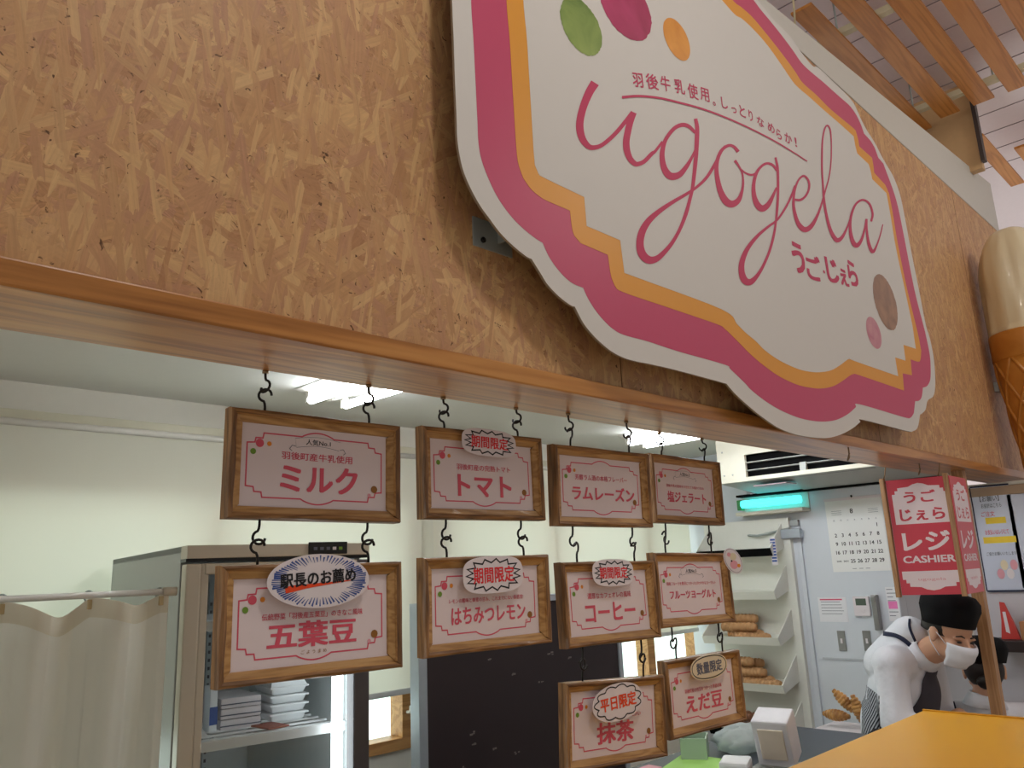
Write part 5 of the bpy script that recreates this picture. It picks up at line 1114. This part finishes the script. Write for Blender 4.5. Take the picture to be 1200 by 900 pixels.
def face_bits(parent, T, B, s=1.0):
    for sd in (-1, 1):
        b = MB(); b.ell((0, 0, 0), (.0135*s, .006*s, .0045*s), M_EYE, Matrix.Translation(T(sd*.034, .0835, -.008))@B, 14); b.build('eye', parent=parent)
        b = MB(); b.tube([T(sd*.016, .0865, .012), T(sd*.034, .0875, .019), T(sd*.052, .076, .013)], [.0028*s, .0036*s, .002*s], M_HAIR, 8); b.build('eyebrow', parent=parent)
    b = MB(); b.tube([T(-.024, .0965, -.069), T(0, .1025, -.067), T(.024, .0965, -.069)], .003*s, plain('lips', (168, 98, 90), .5) if 'lips' not in bpy.data.materials else bpy.data.materials['lips'], 8); b.build('mouth', parent=parent)

# bending person: facing along -Y, head bowed
PX = 4.52
man = empty('person', (PX+.05, .48, 0), label='person in black cap, white mask, white shirt and dark apron bending to the right', cat='person')
inv = Matrix.Translation((-PX-.05, -.48, 0))
def rel(prims):
    out = []
    for p in prims:
        if p[0] == 'c': out.append(('c', inv@Vector(p[1]), p[2], inv@Vector(p[3]), p[4]))
        else: out.append(('e', inv@Vector(p[1]), p[2])+tuple(p[3:]))
    return out
hc = onX(1113, 742, PX-.02); Bh = basis((-.42, -.80, -.30), (.02, -.22, 1)); HS = 1.20
hp, Th = head_prims(hc, Bh, HS)
neck0 = onX(1078, 768, PX+.05); shR = onX(1044, 778, PX-.13); shL = onX(1085, 775, PX+.24); chest = onX(1058, 808, PX+.08); waist = onX(1050, 872, PX+.10); hip = Vector((PX+.1, waist.y-.01, .72))
elR = onX(1052, 850, PX-.20); wrR = Vector((PX-.16, elR.y-.22, .80)); elL = onX(1105, 850, PX+.25); wrL = Vector((PX+.16, elL.y-.12, .82))
upA = onX(1066, 744, PX+.06); upB = onX(1038, 778, PX+.06)
body = hp+[('c', upA, .085, upB, .10), ('c', Th(0, -.02, -.06), .058*HS, neck0, .066), ('c', neck0, .075, chest, .13), ('c', shR, .075, shL, .075), ('c', chest, .155, waist, .150), ('c', waist, .15, hip, .155),
  ('c', shR, .068, elR, .050), ('c', elR, .048, wrR, .032), ('c', shL, .068, elL, .050), ('c', elL, .048, wrL, .032),
  ('c', hip+Vector((-.09, 0, -.02)), .095, Vector((PX, .46, .40)), .066), ('c', Vector((PX, .46, .40)), .062, Vector((PX, .50, .09)), .042), ('c', hip+Vector((.09, 0, -.02)), .095, Vector((PX+.2, .50, .40)), .066), ('c', Vector((PX+.2, .50, .40)), .062, Vector((PX+.2, .54, .09)), .042),
  ('c', Vector((PX, .50, .045)), .042, Vector((PX, .36, .035)), .034), ('c', Vector((PX+.2, .54, .045)), .042, Vector((PX+.2, .40, .035)), .034)]
body += hand(wrR, (-.1, -.9, -.25), (0, -.2, 1), 1)+hand(wrL, (-.3, -.9, -.25), (0, -.2, 1), -1)
bo = fuse('body', rel(body), .005, [M_SKIN], 4, man)
gl = 0.012
shirt = [('c', upA, .085+gl, upB, .10+gl), ('c', neck0+Vector((0, .03, -.02)), .085+gl, chest, .135+gl), ('c', shR, .080+gl, shL, .080+gl), ('c', chest, .160+gl, waist, .156+gl), ('c', waist, .156+gl, hip+Vector((0, 0, .05)), .158+gl), ('c', shR, .076+gl, (shR+elR)/2, .066+gl), ('c', (shR+elR)/2, .068+gl, elR+(elR-shR)*.02, .066+gl), ('c', shL, .076+gl, elL, .062+gl),
         ('c', elR, .058+gl, elR+(wrR-elR)*.55, .046+gl), ('c', elL, .056+gl, elL+(wrL-elL)*.55, .046+gl)]
so = fuse('shirt', rel(shirt), .010, [M_SHIRT], 5, man)
tro = [('c', hip+Vector((0, 0, -.02)), .163, hip+Vector((0, .0, -.08)), .160), ('c', hip+Vector((-.09, 0, -.02)), .108, Vector((PX, .46, .40)), .082), ('c', Vector((PX, .46, .40)), .080, Vector((PX, .50, .10)), .062), ('c', hip+Vector((.09, 0, -.02)), .108, Vector((PX+.2, .50, .40)), .082), ('c', Vector((PX+.2, .50, .40)), .080, Vector((PX+.2, .54, .10)), .062)]
fuse('trousers', rel(tro), .012, [M_TROUS], 4, man)
for xx, yy_ in ((PX, .50), (PX+.2, .54)): fuse('shoe', rel([('c', Vector((xx, yy_+.01, .048)), .05, Vector((xx, yy_-.15, .038)), .042)]), .008, [M_CAP], 3, man)
# collar
Mi_ = inv
b = MB(); pts = []; ringc = Th(0, -.015, -.125)
ax = (Th(0, 0, 0)-neck0).normalized(); Bn = basis(ax.orthogonal(), ax)
rows = []
for j, (dr, dz) in enumerate(((.070, .045), (.080, .03), (.098, -.015))):
    for k in range(25):
        a_ = 2*PI*k/24; rows.append(inv@(neck0+ax*(.03+dz)+(Bn.to_3x3()@Vector((math.cos(a_), math.sin(a_), 0)))*dr))
b.add(rows, [[j*25+k, j*25+k+1, (j+1)*25+k+1, (j+1)*25+k] for j in range(2) for k in range(24)], M_SHIRT, smooth=True); cb = b.build('collar', parent=man); cb.modifiers.new('s', 'SOLIDIFY').thickness = .004
# cap: soft pill shape with a band
b = MB(); Mcap = Matrix.Translation(inv@Th(0, -.022, .075))@Bh@Matrix.Rotation(.16, 4, 'X')
b.lathe([(.0935*HS, -.045*HS), (.1*HS, -.01*HS), (.109*HS, .025*HS), (.106*HS, .055*HS), (.088*HS, .078*HS), (.05*HS, .088*HS), (.004, .09*HS)], M_CAP, 40, Mcap@Matrix.Diagonal((1, 1.12, 1, 1)), lambda a, z: 1+.02*math.sin(9*a)*(z > 0)); b.build('cap', parent=man)
b = MB(); b.lathe([(.086*HS, -.03), (.088*HS, .0), (.086*HS, .03)], M_HAIR, 32, Matrix.Translation(inv@Th(0, -.03, .02))@Bh@Matrix.Diagonal((1, 1.05, 1, 1)))
b.build('hair', parent=man)
face_bits(man, lambda x, y, z: inv@Th(x, y, z), Bh, HS)
# mask: pleated shell over nose, mouth and chin
b = MB(); vs = []; fs = []; NU, NV = 18, 10
for j in range(NV+1):
    v = j/NV; z = -.018-.098*v
    for i in range(NU+1):
        u = -1+2*i/NU; wdt = .073-.018*v*v; x = wdt*math.sin(u*1.25)/math.sin(1.25); prot = .131-.040*v*v if v > .35 else .112+.016*math.sin(v/.35*PI/2)
        y = .030+(prot-.030)*math.cos(u*1.35)**.75+.003*math.sin(v*PI*4); vs.append(inv@Th(x, y, z))
for j in range(NV):
    for i in range(NU): fs.append([j*(NU+1)+i, j*(NU+1)+i+1, (j+1)*(NU+1)+i+1, (j+1)*(NU+1)+i])
b.add(vs, fs, M_MASK, smooth=True); mo = b.build('face_mask', parent=man); mo.modifiers.new('s', 'SOLIDIFY').thickness = .003
for sd in (-1, 1):
    b = MB(); b.tube([inv@Th(sd*.068, .052, -.030), inv@Th(sd*.080, .025, -.005), inv@Th(sd*.086, -.014, .018), inv@Th(sd*.088, -.026, -.004), inv@Th(sd*.078, -.012, -.045), inv@Th(sd*.066, .030, -.085)], .0022, M_MASK, 6); b.build('ear_loop', parent=mo)
# apron: bib front, straps and striped side
shm = so.data
from mathutils.bvhtree import BVHTree
bv = BVHTree.FromPolygons([v.co for v in shm.vertices], [list(p.vertices) for p in shm.polygons])
def on_shirt(px, py, lift=.005):
    o_ = inv@Vector(CAM); d_ = Vector(ray(px, py)).normalized(); h = bv.ray_cast(o_, d_)
    if h[0] is None:
        n_ = bv.find_nearest(inv@onX(px, py, PX+.05)); return n_[0]+n_[1]*lift
    return h[0]-d_*lift
def patch(name, quad, nu, nv, mat, lift=.006):
    b = MB(); vs = []; 
    for j in range(nv+1):
        for i in range(nu+1):
            u, v = i/nu, j/nv; p = (Vector(quad[0])*(1-u)+Vector(quad[1])*u)*(1-v)+(Vector(quad[3])*(1-u)+Vector(quad[2])*u)*v; vs.append(on_shirt(p.x, p.y, lift))
    b.add(vs, [[j*(nu+1)+i, j*(nu+1)+i+1, (j+1)*(nu+1)+i+1, (j+1)*(nu+1)+i] for j in range(nv) for i in range(nu)], mat, smooth=True)
    o = b.build(name, parent=man); s_ = o.modifiers.new('s', 'SOLIDIFY'); s_.thickness = .004; s_.offset = 0; return o
def stripes(name, c1, c2, n, axis):
    m, nt, bs = newmat(name); tc = nt.nodes.new('ShaderNodeTexCoord'); w = nt.nodes.new('ShaderNodeTexWave'); w.bands_direction = axis; w.inputs['Scale'].default_value = n; w.inputs['Distortion'].default_value = .4
    nt.links.new(tc.outputs['Object'], w.inputs['Vector']); r = ramp(nt, [(.4, c1), (.6, c2)]); nt.links.new(w.outputs['Fac'], r.inputs[0]); nt.links.new(r.outputs[0], bs.inputs['Base Color']); bs.inputs['Roughness'].default_value = .85; return m
M_STRIPE = stripes('striped_cloth', (34, 36, 48), (176, 180, 190), 26, 'DIAGONAL')
patch('apron_side', [(1011, 800), (1030, 815), (1031, 862), (1010, 862)], 6, 10, M_STRIPE)['label'] = 'navy and white striped apron back'
gb = gl+.006
tmp = fuse('apron_form', rel([('c', upA, .085+gb, upB, .10+gb), ('c', chest, .162+gb, waist, .158+gb), ('c', waist, .158+gb, hip+Vector((0, 0, .05)), .160+gb), ('c', neck0+Vector((0, .03, -.02)), .085+gb, chest, .137+gb), ('c', shR+(shL-shR)*.2, .078+gb, shL+(shR-shL)*.2, .078+gb)]), .010, [M_SHIRT], 5, man)
bt = BVHTree.FromPolygons([v.co for v in tmp.data.vertices], [list(p.vertices) for p in tmp.data.polygons]); bpy.data.objects.remove(tmp)
b = MB(); vs = []; NI, NJ = 18, 40; zt_, zb_ = chest.z+.13, .42; lasty = [None]*(NI+1)
for j in range(NJ+1):
    z = zt_+(zb_-zt_)*j/NJ; hw_ = .085+.09*min(1, max(0, (zt_-z-.02)/.25))
    for i in range(NI+1):
        x = chest.x+hw_*(-1+2*i/NI); h = bt.ray_cast(inv@Vector((x, -2, z)), Vector((0, 1, 0)))
        y = (h[0].y if h[0] is not None else None)
        if y is None or (lasty[i] is not None and y > lasty[i]+.03): y = lasty[i] if lasty[i] is not None else inv.translation.y+hip.y-.15
        lasty[i] = y; vs.append(((inv@Vector((x, 0, z))).x, y, z))
b.add(vs, [[j*(NI+1)+i, j*(NI+1)+i+1, (j+1)*(NI+1)+i+1, (j+1)*(NI+1)+i] for j in range(NJ) for i in range(NI)], M_APRON, smooth=True)
ab = b.build('apron_bib', parent=man, label='dark apron front'); sm_ = ab.modifiers.new('sm', 'SMOOTH'); sm_.iterations = 6; s_ = ab.modifiers.new('s', 'SOLIDIFY'); s_.thickness = .004
def strap(pts, w, mat):
    b = MB(); P = catmull(pts, 6); L = []; Rr = []
    for i, q in enumerate(P):
        a_ = np.array(P[max(i-1, 0)]); c_ = np.array(P[min(i+1, len(P)-1)]); t = (c_-a_)/(np.linalg.norm(c_-a_)+1e-9); n_ = np.array([-t[1], t[0]])*w/2
        L.append(on_shirt(q[0]+n_[0], q[1]+n_[1], .007)); Rr.append(on_shirt(q[0]-n_[0], q[1]-n_[1], .007))
    n = len(P); b.add(L+Rr, [[i, i+1, n+i+1, n+i] for i in range(n-1)], mat, smooth=True); o = b.build('apron_strap', parent=man); o.modifiers.new('s', 'SOLIDIFY').thickness = .003
strap([(1035, 742), (1050, 745), (1062, 752), (1074, 764), (1086, 780)], 5, M_NAVY)
strap([(1066, 725), (1066, 735), (1072, 750), (1080, 766), (1088, 779)], 3, M_NAVY)

# second person, seen from behind in front of the first
P2 = 4.95; h2 = onX(1153, 786, P2); B2 = basis((.92, .30, -.36), (0, 0, 1)); H2 = 1.17
w2 = empty('person', (P2, h2.y+.02, 0), label='person in black cap and white collared shirt seen from behind at the wooden post', cat='person')
inv2 = Matrix.Translation((-P2, -h2.y-.02, 0)); inv = inv2
hp2, T2 = head_prims(h2, B2, H2)
n2 = onX(1154, 814, P2); sa = onX(1120, 832, P2-.02)+Vector((0, .02, -.03)); sb = Vector((P2+.10, n2.y-.17, sa.z)); c2 = Vector((P2+.02, n2.y+.0, sa.z-.14)); hp_ = Vector((P2-.0, n2.y+.03, .50))
kn1 = Vector((P2+.34, hp_.y-.02, .50)); kn2 = Vector((P2+.30, hp_.y-.26, .50))
el1 = sa+Vector((.10, .02, -.24)); el2 = sb+Vector((.10, -.05, -.24)); wr1 = el1+Vector((.20, -.06, .03)); wr2 = el2+Vector((.20, .04, .03))
b2 = hp2+[('c', T2(0, -.02, -.06), .050*H2, n2, .055), ('c', n2, .060, c2, .11), ('c', sa, .065, sb, .065), ('c', c2, .13, hp_, .14), ('c', sa, .058, el1, .043), ('c', el1, .042, wr1, .028), ('c', sb, .058, el2, .043), ('c', el2, .042, wr2, .028),
  ('c', hp_+Vector((0, .08, 0)), .10, kn1, .066), ('c', kn1, .064, Vector((kn1.x, kn1.y, .09)), .040), ('c', hp_+Vector((0, -.08, 0)), .10, kn2, .066), ('c', kn2, .064, Vector((kn2.x, kn2.y, .09)), .040), ('c', Vector((kn1.x, kn1.y, .045)), .042, Vector((kn1.x+.13, kn1.y-.03, .035)), .034), ('c', Vector((kn2.x, kn2.y, .045)), .042, Vector((kn2.x+.13, kn2.y-.03, .035)), .034)]
b2 += hand(wr1, (.9, -.2, -.1), (0, 0, 1), 1)+hand(wr2, (.9, .1, -.1), (0, 0, 1), -1)
fuse('body', rel(b2), .005, [M_SKIN], 4, w2)
so2 = fuse('shirt', rel([('c', n2+Vector((0, 0, -.05)), .085, c2, .125), ('c', sa, .078, sb, .078), ('c', c2, .145, hp_+Vector((0, 0, .02)), .156), ('c', sa, .074, el1, .060), ('c', sb, .074, el2, .060)]), .010, [M_SHIRT], 5, w2)
fuse('trousers', rel([('c', hp_, .155, hp_+Vector((0, 0, -.03)), .15), ('c', hp_+Vector((0, .08, 0)), .112, kn1, .08), ('c', kn1, .078, Vector((kn1.x, kn1.y, .10)), .06), ('c', hp_+Vector((0, -.08, 0)), .112, kn2, .08), ('c', kn2, .078, Vector((kn2.x, kn2.y, .10)), .06)]), .012, [M_TROUS], 4, w2)
for kk in (kn1, kn2): fuse('shoe', rel([('c', Vector((kk.x-.01, kk.y, .048)), .05, Vector((kk.x+.15, kk.y-.03, .038)), .042)]), .008, [M_CAP], 3, w2)
b = MB(); rows = []; ax = (Vector(h2)-n2).normalized(); Bn = basis(ax.orthogonal(), ax)
for j, (dr, dz) in enumerate(((.066, .01), (.076, .0), (.104, -.055))):
    for k in range(25): a_ = 2*PI*k/24; rows.append(inv@(n2+ax*(.0+dz)+(Bn.to_3x3()@Vector((math.cos(a_), math.sin(a_), 0)))*dr))
b.add(rows, [[j*25+k, j*25+k+1, (j+1)*25+k+1, (j+1)*25+k] for j in range(2) for k in range(24)], M_SHIRT, smooth=True); cb = b.build('collar', parent=w2); cb.modifiers.new('s', 'SOLIDIFY').thickness = .004
b = MB(); Mcap = Matrix.Translation(inv@T2(0, -.02, .060))@B2@Matrix.Rotation(.25, 4, 'X')
b.lathe([(.094*H2, -.03*H2), (.104*H2, .0), (.114*H2, .03*H2), (.105*H2, .06*H2), (.08*H2, .08*H2), (.04*H2, .09*H2), (.004, .092*H2)], M_CAP, 40, Mcap@Matrix.Diagonal((1, 1.15, 1, 1)), lambda a, z: 1+.02*math.sin(8*a)*(z > 0)); b.build('cap', parent=w2)
b = MB(); b.ell((0, 0, 0), (.082*H2, .082*H2, .085*H2), M_HAIR, Matrix.Translation(inv@T2(0, -.032, .0))@B2, 24); b.ell((0, 0, 0), (.040*H2, .030*H2, .032*H2), M_HAIR, Matrix.Translation(inv@T2(0, -.085, -.070))@B2, 16); b.build('hair', parent=w2)
face_bits(w2, lambda x, y, z: inv@T2(x, y, z), B2, H2)
b = MB(); P_ = [inv@p for p in (sa+Vector((-.05, -.03, .079)), sa+Vector((-.083, -.05, .02)), c2+Vector((-.135, .06, .02)), c2+Vector((-.15, .0, -.06)))]; b.tube(P_, .007, M_NAVY, 8); b.build('apron_strap', parent=w2)
st = MB(); st.lathe([(.15, .31), (.16, .32), (.16, .335), (.15, .345)], M_CAP, 24); st.tube([(0, 0, .03), (0, 0, .315)], .025, M_STEEL, 12); st.lathe([(.17, 0), (.17, .02), (.03, .035)], M_STEEL, 24)
st.build('stool', loc=(hp_.x, hp_.y, 0), label='low round stool carrying the seated person behind the counter', cat='stool')
